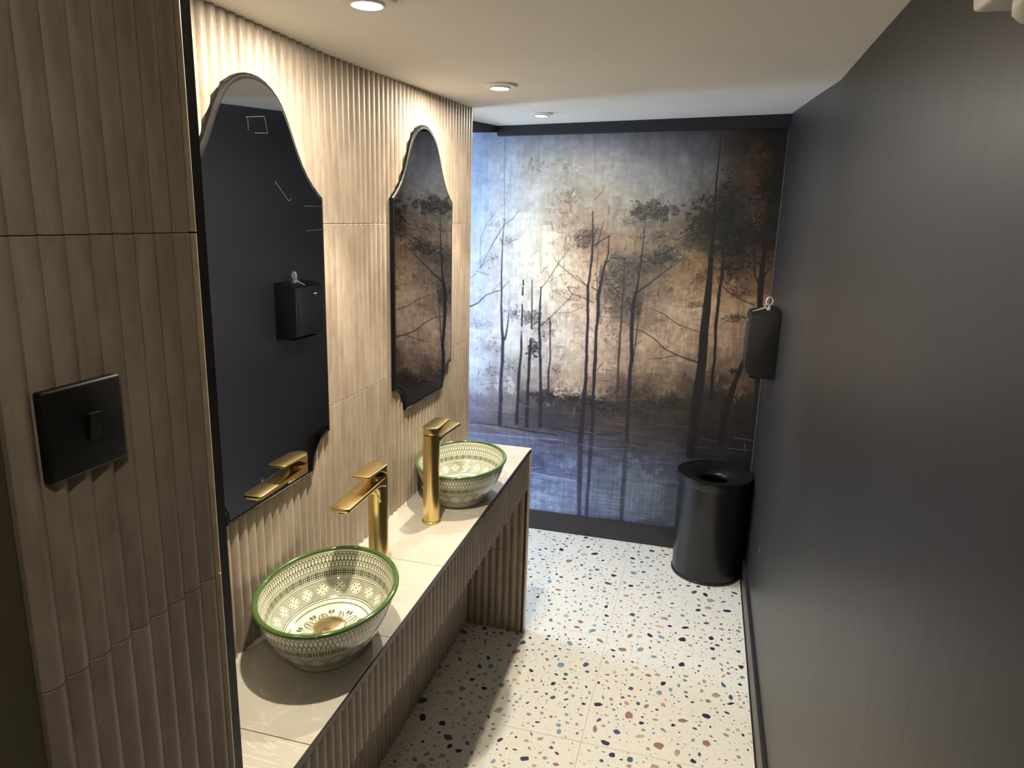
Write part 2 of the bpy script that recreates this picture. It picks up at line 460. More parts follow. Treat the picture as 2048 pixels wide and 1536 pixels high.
MUR_LIT_TONES=[(-1123,1929,150,170,205),(-974,1930,165,175,200),(-755,1930,165,170,180),(-520,1931,150,150,160),(-294,1931,125,125,132),(-75,1932,105,105,112),(6,1932,97,94,100),(31,1932,62,52,45),(136,1932,55,45,38),(219,1933,40,34,28),(290,1933,35,30,26),(-1121,1814,150,175,215),(-970,1816,175,188,210),(-799,1818,180,180,182),(-678,1819,165,162,158),(-514,1821,165,162,160),(-331,1823,150,150,152),(-153,1825,130,132,138),(-1,1826,113,115,120),(41,1827,75,65,58),(147,1828,82,60,42),(271,1829,35,30,24),(-1119,1673,160,185,220),(-967,1677,185,197,215),(-842,1679,196,200,205),(-745,1681,170,165,160),(-624,1684,150,143,132),(-530,1686,165,155,142),(-390,1689,160,155,148),(-232,1693,150,150,150),(-142,1694,130,130,132),(10,1698,95,88,80),(96,1700,45,42,40),(181,1701,75,57,45),(285,1704,28,25,20),(-1117,1578,175,195,225),(-964,1583,200,208,218),(-839,1586,212,215,212),(-716,1590,195,188,178),(-644,1592,150,135,120),(-525,1595,165,148,130),(-408,1599,150,140,128),(-293,1602,118,112,104),(-180,1605,120,112,104),(-69,1608,115,100,86),(-3,1610,60,54,50),(83,1613,40,39,40),(168,1615,72,56,46),(273,1618,30,27,22),(-1116,1482,180,198,225),(-962,1487,200,205,215),(-861,1491,215,217,212),(-737,1495,222,220,205),(-639,1499,185,165,148),(-543,1502,128,108,95),(-449,1506,140,118,98),(-355,1509,160,138,115),(-264,1512,135,118,104),(-151,1516,130,112,95),(-39,1520,85,74,64),(48,1523,38,37,37),(134,1526,34,33,33),(219,1529,62,48,40),(282,1532,35,28,24),(-1114,1384,190,205,228),(-959,1391,205,208,215),(-832,1396,222,222,215),(-684,1403,225,218,200),(-586,1407,205,182,160),(-491,1411,170,140,115),(-396,1415,120,104,92),(-303,1419,100,92,84),(-189,1424,95,86,78),(-121,1427,140,118,98),(-32,1431,140,108,80),(56,1434,100,76,55),(143,1438,52,46,43),(228,1442,88,66,50),(292,1445,60,45,36),(-1112,1261,200,212,232),(-956,1269,205,207,215),(-853,1274,215,213,212),(-728,1281,222,212,198),(-605,1287,215,195,175),(-484,1293,195,168,145),(-389,1298,120,104,92),(-318,1302,98,88,80),(-226,1307,130,112,96),(-134,1311,160,135,112),(-22,1317,168,134,100),(89,1323,155,120,88),(175,1328,112,88,66),(261,1332,132,100,78),(293,1334,92,70,56),(-1110,1135,195,205,230),(-952,1145,200,203,215),(-824,1153,210,208,210),(-698,1160,222,212,202),(-574,1168,212,192,175),(-477,1174,205,180,160),(-381,1180,110,96,88),(-322,1183,95,86,80),(-240,1188,155,132,112),(-125,1195,188,162,138),(-12,1202,192,164,136),(99,1209,178,147,118),(208,1216,172,142,115),(294,1221,150,120,95),(-1107,982,205,215,238),(-948,993,215,218,228),(-819,1003,205,203,208),(-691,1012,220,210,202),(-567,1021,215,197,182),(-469,1028,205,182,165),(-372,1035,178,152,134),(-277,1042,188,162,140),(-114,1054,184,156,133),(0,1062,178,150,126),(112,1070,168,140,116),(266,1081,155,128,105),(-1105,851,205,215,240),(-945,865,185,188,200),(-814,875,185,180,182),(-686,886,205,195,188),(-560,896,205,185,170),(-462,904,200,175,156),(-364,912,170,145,128),(-269,920,155,131,114),(-104,934,165,141,122),(11,943,135,113,96),(123,952,128,104,87),(234,961,105,83,68),(321,969,90,70,58),(-1103,746,180,188,212),(-942,760,150,150,162),(-810,772,160,155,158),(-733,779,160,145,138),(-631,788,200,178,162),(-555,795,190,165,148),(-456,804,150,128,115),(-358,813,105,88,78),(-262,821,95,78,68),(-143,832,132,111,95),(-27,843,85,71,62),(110,855,72,59,50),(243,867,78,62,52),(-1101,652,130,130,150),(-939,668,130,125,132),(-807,681,85,78,82),(-678,693,62,58,60),(-551,706,68,62,64),(-451,715,80,72,70),(-328,727,68,60,57),(-208,739,72,62,55),(-90,750,62,53,48),(26,761,46,41,40),(140,773,41,37,36),(252,783,38,34,34),(-1100,544,110,108,130),(-936,561,100,96,108),(-804,575,78,74,82),(-673,589,60,57,66),(-545,602,60,55,62),(-445,613,70,63,64),(-322,626,75,66,62),(-201,638,58,51,50),(35,663,42,38,39),(262,687,37,34,34),(-1097,420,120,130,172),(-933,439,112,120,158),(-799,454,102,108,142),(-668,469,92,96,126),(-539,484,86,88,112),(-438,496,74,75,94),(-314,510,64,63,74),(-192,524,56,54,61),(45,551,43,39,44),(273,577,38,35,38),(-1096,309,100,112,160),(-795,346,100,112,160),(-663,362,105,118,165),(-534,378,100,112,150),(-432,390,90,98,128),(-307,405,85,92,115),(-185,420,72,78,98),(-65,435,62,66,84),(53,449,50,50,62),(283,478,36,34,40),(-1093,182,120,140,195),(-778,223,120,140,195),(-658,239,125,145,190),(-528,256,115,130,172),(-425,270,100,112,145),(-300,286,95,108,132),(-176,303,90,102,122),(-55,319,70,78,95),(180,350,50,54,64),(-1092,82,150,170,220),(-774,126,150,170,220),(-654,142,135,152,200),(-523,161,110,122,165),(-420,175,105,115,155),(-294,193,100,112,140),(-170,210,85,95,115),(-72,223,70,78,95),(188,260,50,54,64),(-1090,-34,150,170,220),(-770,13,140,158,205),(-517,50,110,122,165),(-287,84,84,92,118),(-64,117,62,70,87),(198,156,48,52,62)]  # print colours with the blue daylight and lamp falloff painted in
MUR_STROKES=[((44,42,66),0.9,[(-976,1969,0.8),(-973,1791,0.8),(-966,1600,1.1),(-974,1483,2.3),(-974,1324,3.4),(-972,1162,4.6),(-966,1047,6.5),(-959,997,8.3),(-960,889,8.3),(-963,813,9.1),(-963,684,10.2),(-965,550,12.9)]),((44,42,66),0.85,[(-932,1131,1.9),(-938,1057,3.8),(-948,998,5.3)]),((44,42,66),0.6,[(-934,1326,0.8),(-930,1132,1.1)]),((38,34,46),0.95,[(-864,1176,3.8),(-864,1072,4.6)]),((38,34,46),0.95,[(-864,1045,2.7),(-862,988,5.3),(-864,897,6.1),(-870,821,7.2),(-873,692,7.6),(-874,564,10.6)]),((30,30,32),0.95,[(-863,1297,3.4),(-862,1275,4.2)]),((30,30,32),0.95,[(-864,1262,3.4),(-864,1225,4.2)]),((50,42,42),0.85,[(-819,1300,2.7),(-812,1061,4.2)]),((38,34,46),0.95,[(-815,1008,4.6),(-816,958,8.3),(-819,901,7.6),(-820,740,7.6),(-820,551,10.2)]),((90,82,84),0.7,[(-784,1567,0.8),(-776,1333,1.1)]),((38,34,46),0.95,[(-774,1270,2.7),(-773,1133,5.3),(-772,1060,6.8),(-762,905,6.5),(-756,789,7.2),(-749,559,10.6)]),((38,34,46),0.9,[(-721,1112,3.0),(-712,909,3.8),(-718,851,4.6),(-715,735,5.7)]),((90,82,84),0.6,[(-545,1969,0.8),(-531,1679,1.1)]),((38,34,46),0.95,[(-538,1634,2.7),(-529,1499,4.6),(-530,1422,5.7),(-535,1314,4.9),(-541,1282,7.6),(-533,1108,6.1),(-532,1012,7.6),(-530,924,6.8),(-528,851,7.6),(-534,683,11.4),(-539,502,13.7)]),((40,42,66),0.75,[(-539,502,12.9),(-531,292,12.1),(-525,108,9.9)]),((90,82,84),0.5,[(-457,1877,0.8),(-455,1724,0.8)]),((38,34,46),0.7,[(-461,1658,1.9),(-462,1621,1.5)]),((38,34,46),0.95,[(-455,1524,2.7),(-453,1441,3.4),(-469,1379,5.3),(-481,1309,6.8),(-489,1246,9.1),(-486,1151,8.3),(-491,1071,6.8),(-487,927,8.3),(-488,871,8.3),(-487,729,8.3),(-481,560,9.9)]),((40,42,66),0.75,[(-483,543,9.9),(-485,430,9.1),(-486,298,8.3),(-487,111,9.1)]),((38,34,46),0.6,[(-501,1462,1.5),(-503,1346,1.5),(-497,1277,3.0)]),((58,50,50),0.8,[(-375,1425,3.0),(-371,1276,4.2),(-372,1119,5.3),(-373,936,5.7),(-365,699,4.9)]),((38,34,46),0.95,[(-291,1611,1.5),(-295,1470,2.7),(-304,1318,4.2),(-311,1263,6.8),(-322,1201,7.6),(-320,1099,8.7),(-309,942,9.1),(-314,893,9.1),(-312,746,9.9),(-306,532,9.5)]),((42,44,66),0.7,[(-308,494,9.9),(-309,321,11.4),(-307,101,9.1)]),((55,45,42),0.85,[(-280,1257,1.9),(-289,1164,2.3),(-296,1045,3.0),(-300,965,3.0)]),((30,26,28),0.97,[(11,1969,1.1),(9,1768,4.2),(18,1591,6.1),(17,1482,9.1),(19,1334,13.7),(17,1221,17.5),(16,1083,19.7),(18,968,20.5),(14,857,22.0),(9,655,21.3),(4,496,22.8)]),((30,26,28),0.95,[(69,1462,3.8),(70,1374,6.1),(66,1262,6.8),(65,1148,6.8),(74,972,6.1),(71,918,6.8),(76,783,8.3)]),((30,26,28),0.97,[(237,1696,5.3),(243,1491,8.3),(243,1382,12.1),(247,1242,12.9)]),((30,26,28),0.9,[(204,1467,2.7),(215,1373,3.8),(239,1331,6.1)]),((30,26,28),0.85,[(278,1413,2.3),(245,1360,5.3)]),((30,26,28),0.95,[(205,984,8.3),(170,848,13.7),(146,710,15.2),(133,574,12.9)]),((30,26,28),0.95,[(276,920,13.7),(289,724,16.7),(300,548,16.7)]),((44,42,66),0.85,[(-967,1561,1.5),(-927,1589,1.5),(-899,1625,0.8)]),((44,42,66),0.85,[(-967,1561,1.5),(-1015,1481,1.5),(-1056,1408,1.1),(-1087,1343,1.5)]),((90,82,84),0.85,[(-1087,1343,1.1),(-1087,1494,1.1),(-1059,1558,1.1),(-1012,1622,0.8)]),((90,82,84),0.85,[(-1087,1347,1.5),(-1055,1380,1.1),(-988,1411,0.8)]),((44,42,66),0.85,[(-1139,1150,3.8),(-1094,1171,2.7),(-1052,1215,1.9),(-976,1243,1.9),(-935,1290,1.1)]),((90,82,84),0.85,[(-1139,1292,1.1),(-1105,1318,1.5)]),((90,82,84),0.85,[(-1105,1330,1.5),(-1037,1313,1.1)]),((90,82,84),0.85,[(-1022,1228,1.1),(-978,1283,1.1)]),((90,82,84),0.85,[(-968,1665,1.1),(-951,1730,0.8),(-937,1799,0.4)]),((90,82,84),0.85,[(-831,1406,0.8),(-806,1440,0.8)]),((90,82,84),0.85,[(-775,1333,1.5),(-744,1378,0.8)]),((90,82,84),0.85,[(-751,1346,1.1),(-735,1312,0.8)]),((70,52,48),0.85,[(-726,1430,1.1),(-692,1384,1.5),(-633,1340,1.5),(-592,1311,1.5),(-543,1282,1.9)]),((70,52,48),0.85,[(-643,1456,1.1),(-688,1392,1.5),(-745,1295,1.5),(-772,1262,1.9)]),((70,52,48),0.85,[(-690,1447,1.1),(-689,1388,1.1)]),((70,52,48),0.85,[(-736,1296,1.1),(-661,1339,0.8)]),((38,34,46),0.85,[(-769,1077,2.3),(-721,1120,1.9),(-682,1163,1.5),(-590,1264,0.8)]),((70,52,48),0.85,[(-677,1147,1.1),(-616,1155,1.1),(-561,1182,0.8)]),((38,34,46),0.85,[(-642,1277,1.5),(-621,1246,1.9),(-556,1226,1.9),(-507,1206,1.9)]),((38,34,46),0.85,[(-642,1277,1.1),(-590,1272,1.1)]),((38,34,46),0.85,[(-601,1334,1.5),(-543,1282,1.9)]),((90,82,84),0.85,[(-533,1686,1.5),(-497,1724,1.5),(-472,1804,0.8)]),((38,34,46),0.85,[(-482,1591,1.5),(-500,1507,1.9),(-513,1461,2.3)]),((38,34,46),0.85,[(-451,1524,2.7),(-492,1500,2.7),(-522,1476,3.0)]),((70,52,48),0.85,[(-648,1646,0.8),(-607,1602,0.8),(-558,1573,0.8)]),((38,34,46),0.85,[(-144,1490,1.5),(-186,1459,2.3),(-229,1442,2.3)]),((38,34,46),0.85,[(-311,1263,4.6),(-250,1313,3.0),(-179,1377,2.3),(-96,1440,1.1)]),((38,34,46),0.85,[(-301,1439,1.9),(-274,1433,1.9),(-230,1397,1.5)]),((50,42,42),0.85,[(-242,1198,1.5),(-171,1171,1.9),(-108,1129,1.9),(0,1097,1.9)]),((50,42,42),0.85,[(-335,1098,1.5),(-264,1083,2.3),(-208,1051,2.7),(-159,1008,3.0),(-96,981,3.4),(5,953,3.8)]),((50,42,42),0.85,[(-232,953,1.1),(-170,961,1.9),(-103,980,1.9)]),((30,26,28),0.85,[(-137,1539,2.3),(-92,1569,1.1)]),((30,26,28),0.85,[(-109,1514,1.1),(-68,1545,1.1)]),((30,26,28),0.85,[(92,1327,1.9),(124,1369,1.5)]),((30,26,28),0.85,[(71,1322,2.3),(114,1287,2.3),(174,1257,2.3),(226,1237,2.3)]),((38,34,46),0.85,[(-360,1245,1.5),(-327,1204,2.3)]),((38,34,46),0.85,[(-490,1261,3.0),(-523,1283,2.3)]),((30,26,28),0.85,[(174,1185,2.3),(193,1175,3.0)]),((38,34,46),0.85,[(-441,1422,1.9),(-368,1425,1.9)]),((38,34,46),0.85,[(-596,1550,1.1),(-533,1544,1.1)]),((38,34,46),0.85,[(-591,1527,1.1),(-532,1521,1.1)]),((38,34,46),0.85,[(-582,1504,1.1),(-523,1499,1.1)]),((90,82,84),0.85,[(-707,1742,0.8),(-761,1696,0.8)]),((90,82,84),0.85,[(-746,1629,0.8),(-731,1553,1.1),(-698,1531,1.1),(-642,1529,1.1)]),((38,34,46),0.85,[(-414,1611,1.1),(-367,1583,1.1),(-323,1595,1.1)]),((30,26,28),0.85,[(167,1545,1.5),(211,1453,1.9)]),((44,42,66),0.85,[(-1095,746,0.8),(-972,770,1.1),(-878,799,0.8)]),((38,34,46),0.85,[(-525,726,3.8),(-480,722,4.6),(-423,719,2.3)]),((38,34,46),0.85,[(-480,871,1.5),(-450,915,1.9)]),((38,34,46),0.85,[(-1128,544,1.9),(-975,542,2.3),(-782,527,4.6),(-662,523,2.3)]),((38,34,46),0.85,[(-865,684,2.3),(-804,660,2.3),(-736,663,1.9)]),((50,42,42),0.85,[(23,914,1.5),(91,908,1.5)]),((38,34,46),0.85,[(-689,555,2.7),(-545,545,3.4),(-380,554,3.8),(-302,588,2.3)]),((206,214,236),0.6,[(-1140,484,1.5),(-974,489,1.5),(-661,499,1.5)]),((206,214,236),0.4,[(-661,499,1.5),(-425,476,1.5),(-287,492,1.1)]),((206,214,236),0.45,[(-1137,529,1.9),(-975,533,1.9)]),((206,214,236),0.5,[(-787,309,2.3),(-687,294,2.7),(-583,294,1.5)]),((206,214,236),0.5,[(-788,331,1.9),(-732,345,1.1)]),((206,214,236),0.35,[(-463,256,1.5),(-362,252,1.1)]),((206,214,236),0.35,[(-470,229,1.5),(-311,228,1.1)]),((206,214,236),0.35,[(-476,187,1.9),(-309,193,1.5)]),((206,214,236),0.35,[(-402,216,1.1),(-295,234,1.1)]),((176,168,164),0.6,[(-830,658,1.9),(-787,660,1.1)]),((176,168,164),0.6,[(-863,606,1.5),(-819,598,1.1)]),((176,168,164),0.5,[(-512,557,1.9),(-462,549,1.5)]),((176,168,164),0.5,[(-289,513,1.5),(-260,510,1.1)]),((176,168,164),0.5,[(194,605,1.5),(291,600,1.9)]),((176,168,164),0.45,[(176,550,1.9),(288,550,1.5)]),((176,168,164),0.5,[(248,583,1.5),(257,534,1.5)]),((176,168,164),0.45,[(17,540,1.5),(79,538,1.1)]),((176,168,164),0.45,[(52,581,1.1),(136,578,1.1)]),((176,168,164),0.55,[(-403,791,1.9),(-382,785,1.5)]),((176,168,164),0.6,[(-302,833,1.1),(-248,846,1.9)]),((206,214,236),0.5,[(-75,124,1.1),(-39,122,1.5)]),((176,168,164),0.4,[(-423,727,1.1),(-312,746,1.1),(-178,755,1.1)])]
MUR_BLOBS=[(-258,1637,87,36,(58,57,58),1),(-310,1625,45,30,(80,78,76),0.8),(-555,1509,53,47,(92,72,72),0.9),(-398,1351,72,83,(80,76,74),0.85),(-399,1251,83,98,(92,82,78),0.8),(-311,1201,45,60,(80,74,70),0.8),(-293,1387,68,45,(85,80,76),0.8),(-191,1433,72,45,(62,60,60),0.9),(-214,1532,83,30,(95,84,76),0.7),(-14,1590,68,83,(33,33,35),1.1),(65,1649,60,129,(33,33,35),1.2),(106,1522,83,129,(30,31,33),1.2),(97,1390,45,53,(45,42,40),0.9),(94,1721,68,45,(60,54,50),0.8),(259,1654,91,174,(26,23,20),1.2),(231,1526,68,53,(48,38,32),0.9),(-66,1515,60,45,(70,60,52),0.7),(-940,1476,36,30,(165,165,170),0.9),(-632,1714,75,31,(150,145,136),0.8),(-822,1845,53,30,(165,163,160),0.6),(-657,1831,37,22,(190,186,176),0.6),(-679,1645,45,91,(160,140,126),0.7),(-798,951,27,39,(58,56,60),1),(-735,1071,34,56,(150,135,132),0.9),(-905,1125,30,30,(120,118,124),0.8),(-841,1113,30,26,(110,108,112),0.8),(-786,1100,30,45,(120,112,112),0.8),(-1017,1560,45,30,(190,195,215),0.5),(-1038,1377,53,37,(185,190,208),0.6),(-661,1236,75,37,(190,165,150),0.7),(-580,1225,45,53,(178,152,136),0.6),(-196,1300,60,68,(140,120,102),0.7),(-22,1347,30,37,(110,84,66),0.8),(156,1297,45,30,(100,78,64),0.8),(139,1176,45,15,(110,86,70),0.9),(-26,1226,53,15,(120,96,78),0.8),(-410,1045,45,68,(176,150,132),0.7),(-1020,959,68,45,(150,152,165),0.5),(-1083,1064,68,22,(160,165,185),0.5),(190,1653,53,60,(95,72,60),0.7),(183,1854,45,75,(82,58,42),0.7),(-621,725,136,28,(44,41,48),1.1),(-389,697,189,45,(52,46,48),1.1),(-667,627,151,37,(60,56,64),0.8),(-251,777,53,45,(82,68,62),0.9),(-363,791,60,30,(92,78,70),0.8),(-115,740,113,30,(52,45,42),0.9),(-1022,652,98,37,(110,108,122),0.7),(-1018,834,53,37,(150,148,160),0.6),(-929,765,53,34,(206,206,216),0.8),(-897,853,45,37,(150,146,150),0.7),(-677,855,37,45,(150,130,122),0.7),(-606,769,68,41,(206,184,168),0.9),(-484,796,45,53,(176,150,132),0.7),(-733,356,45,45,(70,78,120),0.7),(-759,371,30,45,(72,78,118),0.8),(-624,431,45,45,(90,98,140),0.5),(-587,374,60,45,(150,165,210),0.5),(-717,177,45,45,(170,188,228),0.6),(-244,329,91,91,(108,122,142),0.6),(-133,256,60,91,(95,108,128),0.5),(179,833,37,53,(130,104,86),0.6),(163,927,22,9,(52,42,38),0.9),(-98,518,91,22,(70,66,72),0.7),(160,646,113,30,(40,36,36),0.8)]


def paint_mural(X0, X1, Z0, Z1, step):
    """colour of the mural on a wall grid, room light included in the tones; all coordinates in millimetres on the wall"""
    nx = int(round((X1-X0)/step))+1; nz = int(round((Z1-Z0)/step))+1
    gx = np.linspace(X0, X1, nx); gz = np.linspace(Z0, Z1, nz)
    XX, ZZ = np.meshgrid(gx, gz, indexing='ij')
    rng = np.random.default_rng(5)
    def smooth_noise(sx, sz, seed, octv=4):
        r = np.random.default_rng(seed); out = np.zeros_like(XX); amp = 1.0; tot = 0
        for o in range(octv):
            cx, cz = sx/2**o, sz/2**o
            mx, mz = int((X1-X0)/cx)+3, int((Z1-Z0)/cz)+3
            t = r.random((mx, mz)); fx = (XX-X0)/cx; fz = (ZZ-Z0)/cz
            ix, iz = fx.astype(int), fz.astype(int); ax, az = fx-ix, fz-iz
            ax = ax*ax*(3-2*ax); az = az*az*(3-2*az)
            out += amp*((t[ix,iz]*(1-ax)+t[ix+1,iz]*ax)*(1-az)+(t[ix,iz+1]*(1-ax)+t[ix+1,iz+1]*ax)*az)
            tot += amp; amp *= 0.55
        return out/tot
    wx = (smooth_noise(120,160,1)-0.5)*110; wz = (smooth_noise(120,160,2)-0.5)*110
    P = np.array(MUR_LIT_TONES, float)
    # coarse evaluation of the tone field, room light and all, then bilinear lookup with a wobble for brushy edges
    CS = 12.0; cgx = np.arange(X0-80, X1+90, CS); cgz = np.arange(Z0-80, Z1+90, CS)
    CX, CZ = np.meshgrid(cgx, cgz, indexing='ij')
    d2 = (CX[...,None]-P[:,0])**2 + ((CZ[...,None]-P[:,1])*1.1)**2
    w = 1.0/(d2+400.0)**2.2
    base = np.einsum('ijk,kc->ijc', w, P[:,2:5])/w.sum(-1)[...,None]
    def look(x, z):
        fx = np.clip((x-cgx[0])/CS, 0, len(cgx)-1.001); fz = np.clip((z-cgz[0])/CS, 0, len(cgz)-1.001)
        ix, iz = fx.astype(int), fz.astype(int); ax, az = (fx-ix)[...,None], (fz-iz)[...,None]
        return (base[ix,iz]*(1-ax)+base[ix+1,iz]*ax)*(1-az)+(base[ix,iz+1]*(1-ax)+base[ix+1,iz+1]*ax)*az
    C = look(XX+wx*0.6, ZZ+wz*0.6)
    def win(x0, x1, z0, z1):
        i0, i1 = int((x0-X0)/step), int((x1-X0)/step)+2; j0, j1 = int((z0-Z0)/step), int((z1-Z0)/step)+2
        return slice(max(0,i0), max(0,min(nx,i1))), slice(max(0,j0), max(0,min(nz,j1)))
    def blend(sl, col, a):
        if C[sl].size: C[sl] = C[sl]*(1-a[...,None]) + np.array(col, float)*a[...,None]
    # dabs: soft rectangles that lift colour from a nearby spot
    for k in range(5200):
        x, z = rng.uniform(X0,X1), rng.uniform(Z0,Z1); sky = z > 1750
        hw, hh = rng.uniform(5,38)*rng.uniform(0.4,1), rng.uniform(5,55)*rng.uniform(0.4,1)
        if z < 640: hw, hh = rng.uniform(20,90), rng.uniform(3,14)
        s = win(x-hw, x+hw, z-hh, z+hh)
        if not C[s].size: continue
        ex = np.clip((hw-np.abs(XX[s]-x))/rng.uniform(1.5,max(2,hw*0.45)),0,1); ez = np.clip((hh-np.abs(ZZ[s]-z))/rng.uniform(1.5,max(2,hh*0.6)),0,1)
        src = look(np.array([[x+rng.normal(0,40)]]), np.array([[z+rng.normal(0,30)]]))[0,0]*rng.uniform(0.78,1.14)
        blend(s, np.clip(src,0,250), ex*ez*rng.uniform(0.15,0.6)*(0.35 if sky or x < -760 else 1))
    n1 = smooth_noise(70,70,21); n2 = smooth_noise(22,26,22,3); nv = smooth_noise(7,150,23,3); n3 = smooth_noise(14,22,24,3)
    for (x,z,rx,rz,col,st) in MUR_BLOBS:
        s = win(x-rx*1.6, x+rx*1.6, z-rz*1.6, z+rz*1.6)
        if not C[s].size: continue
        d = np.sqrt(((XX[s]-x)/rx)**2+((ZZ[s]-z)/rz)**2)
        t = 1.0-d+(n1[s]-0.5)*2.0+(n2[s]-0.5)*2.2
        a = np.clip(t*4.0,0,1)*min(1.0,st)*(0.62+0.38*np.clip((n3[s]-0.3)*2.8,0,1))
        blend(s, col, a*0.95)
    def dab(x, z, L, Wd, ang, col, al, soft=1.6):
        m = max(L,Wd)*0.5+3; s = win(x-m, x+m, z-m, z+m)
        if not C[s].size: return
        ca, sa = math.cos(ang), math.sin(ang)
        u = np.abs((XX[s]-x)*ca+(ZZ[s]-z)*sa); v = np.abs(-(XX[s]-x)*sa+(ZZ[s]-z)*ca)
        tp = Wd*0.5*np.sqrt(np.clip(1-(u/(L*0.5))**2,0,1))
        blend(s, col, np.clip((tp-v)/soft+0.5,0,1)*(u<L*0.5)*al)
    # palette-knife strokes over the open ground and sky
    for k in range(2600):
        x, z = rng.uniform(X0,X1), rng.uniform(640,1900)
        src = look(np.array([[x+rng.normal(0,50)]]), np.array([[z+rng.normal(0,40)]]))[0,0]
        f = rng.uniform(1.03,1.2) if rng.random() < 0.5 else rng.uniform(0.72,0.95)
        ang = rng.choice([0.0,PI/2,rng.uniform(0,PI)])+rng.normal(0,0.12)
        dab(x, z, rng.uniform(12,70), rng.uniform(3,20), ang, np.clip(src*f,0,248), rng.uniform(0.2,0.6)*(0.4 if z > 1650 or x < -760 else 1))
    # leaf dabs that break up every clump of foliage
    for (x,z,rx,rz,col,st) in [b for b in MUR_BLOBS if b[1] > 690]:
        lum = np.array(col, float); dark = lum.mean() < 100
        for k in range(int(min(260, 18+rx*rz/(70 if dark else 220)))):
            px, pz = x+rng.normal(0,rx*0.55), z+rng.normal(0,rz*0.55)
            f = rng.uniform(0.45,0.95) if rng.random() < 0.9 else rng.uniform(1.2,1.7)
            dab(px, pz, rng.uniform(6,34), rng.uniform(2.5,10), rng.normal(0.35,0.6) if dark else rng.uniform(0,PI), np.clip(lum*f,8,240), rng.uniform(0.45,0.95)*min(1,st), 1.2)
    # drips below dark foliage / fine upright scratches and grasses
    for k in range(1500):
        x, z = rng.uniform(X0,X1), rng.uniform(560,1650)
        L = rng.uniform(20,110); lum = look(np.array([[x]]), np.array([[z]]))[0,0]
        if lum.mean() < 60 and rng.random() < 0.6: continue
        f = rng.uniform(0.55,0.85) if rng.random() < 0.72 else rng.uniform(1.08,1.25)
        s = win(x-3, x+3, z-L/2, z+L/2)
        if not C[s].size: continue
        a = np.clip((rng.uniform(0.9,1.9)-np.abs(XX[s]-x-(ZZ[s]-z)*rng.normal(0,0.03)))/1.2,0,1)*rng.uniform(0.25,0.7)*np.clip((L/2-np.abs(ZZ[s]-z))/12,0,1)
        blend(s, np.clip(lum*f,0,248), a*(0.45 if x < -740 else 1))
    # scribbled twigs
    for k in range(420):
        x, z = rng.uniform(X0,X1), rng.uniform(700,1500); lum = look(np.array([[x]]), np.array([[z]]))[0,0]
        ang = rng.uniform(-0.6,0.6)+(PI/2 if rng.random()<0.4 else 0); L = rng.uniform(15,60); cur = rng.normal(0,0.010)
        s = win(x-L/2-6, x+L/2+6, z-L/2-6, z+L/2+6)
        if not C[s].size: continue
        u = (XX[s]-x)*math.cos(ang)+(ZZ[s]-z)*math.sin(ang); v = -(XX[s]-x)*math.sin(ang)+(ZZ[s]-z)*math.cos(ang)-cur*u*u
        a = np.clip((1.5-np.abs(v))/1.2,0,1)*(np.abs(u)<L/2)*rng.uniform(0.3,0.8)
        blend(s, lum*rng.uniform(0.35,0.65), a*(0.5 if x < -740 else 1))
    # water and bank: level streaks
    for k in range(430):
        z = 105+rng.random()**0.8*560; x = rng.uniform(X0,X1); L = rng.uniform(25,230)
        lum = look(np.array([[x]]), np.array([[z]]))[0,0]; f = rng.uniform(1.15,1.7) if rng.random()<0.5 else rng.uniform(0.5,0.8)
        s = win(x-L/2, x+L/2, z-7, z+7)
        if not C[s].size: continue
        a = np.clip((rng.uniform(0.8,3.2)-np.abs(ZZ[s]-z-(XX[s]-x)*rng.normal(-0.01,0.02)))/1.4,0,1)*np.clip((L/2-np.abs(XX[s]-x))/20,0,1)*rng.uniform(0.2,0.65)
        blend(s, np.clip(lum*f,0,240), a)
    # blurred upright reflections in the water
    wat = np.clip((560-ZZ)/120,0,1)
    C *= (1+(nv-0.5)[...,None]*0.20*wat[...,None])
    # trunks and branches
    jig = (smooth_noise(30,60,31,2)-0.5)*5.0
    for col, al, pts in MUR_STROKES:
        for (xa,za,wa_),(xb,zb,wb_) in zip(pts[:-1], pts[1:]):
            m = max(wa_,wb_)+6
            s = win(min(xa,xb)-m, max(xa,xb)+m, min(za,zb)-m, max(za,zb)+m)
            if not C[s].size: continue
            dx, dz = xb-xa, zb-za; l2 = dx*dx+dz*dz+1e-6
            px = XX[s]+jig[s]*min(1,max(wa_,wb_)/6)
            t = np.clip(((px-xa)*dx+(ZZ[s]-za)*dz)/l2,0,1)
            d = np.hypot(px-xa-t*dx, ZZ[s]-za-t*dz); wd = np.maximum(wa_+(wb_-wa_)*t, 0.9)
            a = np.clip((wd-d)/1.8+0.5,0,1)*al*np.minimum(1,0.35+wd/2.2)
            blend(s, col, a)
    C *= (1+(nv-0.5)[...,None]*0.09+(n2-0.5)[...,None]*0.20)
    C = np.clip(C,4,250)/255.0
    Lc = np.where(C<=0.04045, C/12.92, ((C+0.055)/1.055)**2.4)
    return gx/1000, gz/1000, Lc
gm = G('forest_wallpaper_with_light')
at = gm.n.new('ShaderNodeAttribute'); at.attribute_name = 'print'
fine = gm.noise(gm.coord(), 300.0, 3.0)
gm.set(color=gm.mix(fine*0.25, at.outputs['Color'], (0.5,0.5,0.5), 'OVERLAY'), rough=fine*0.1+0.42)
M['mural'] = gm.mat
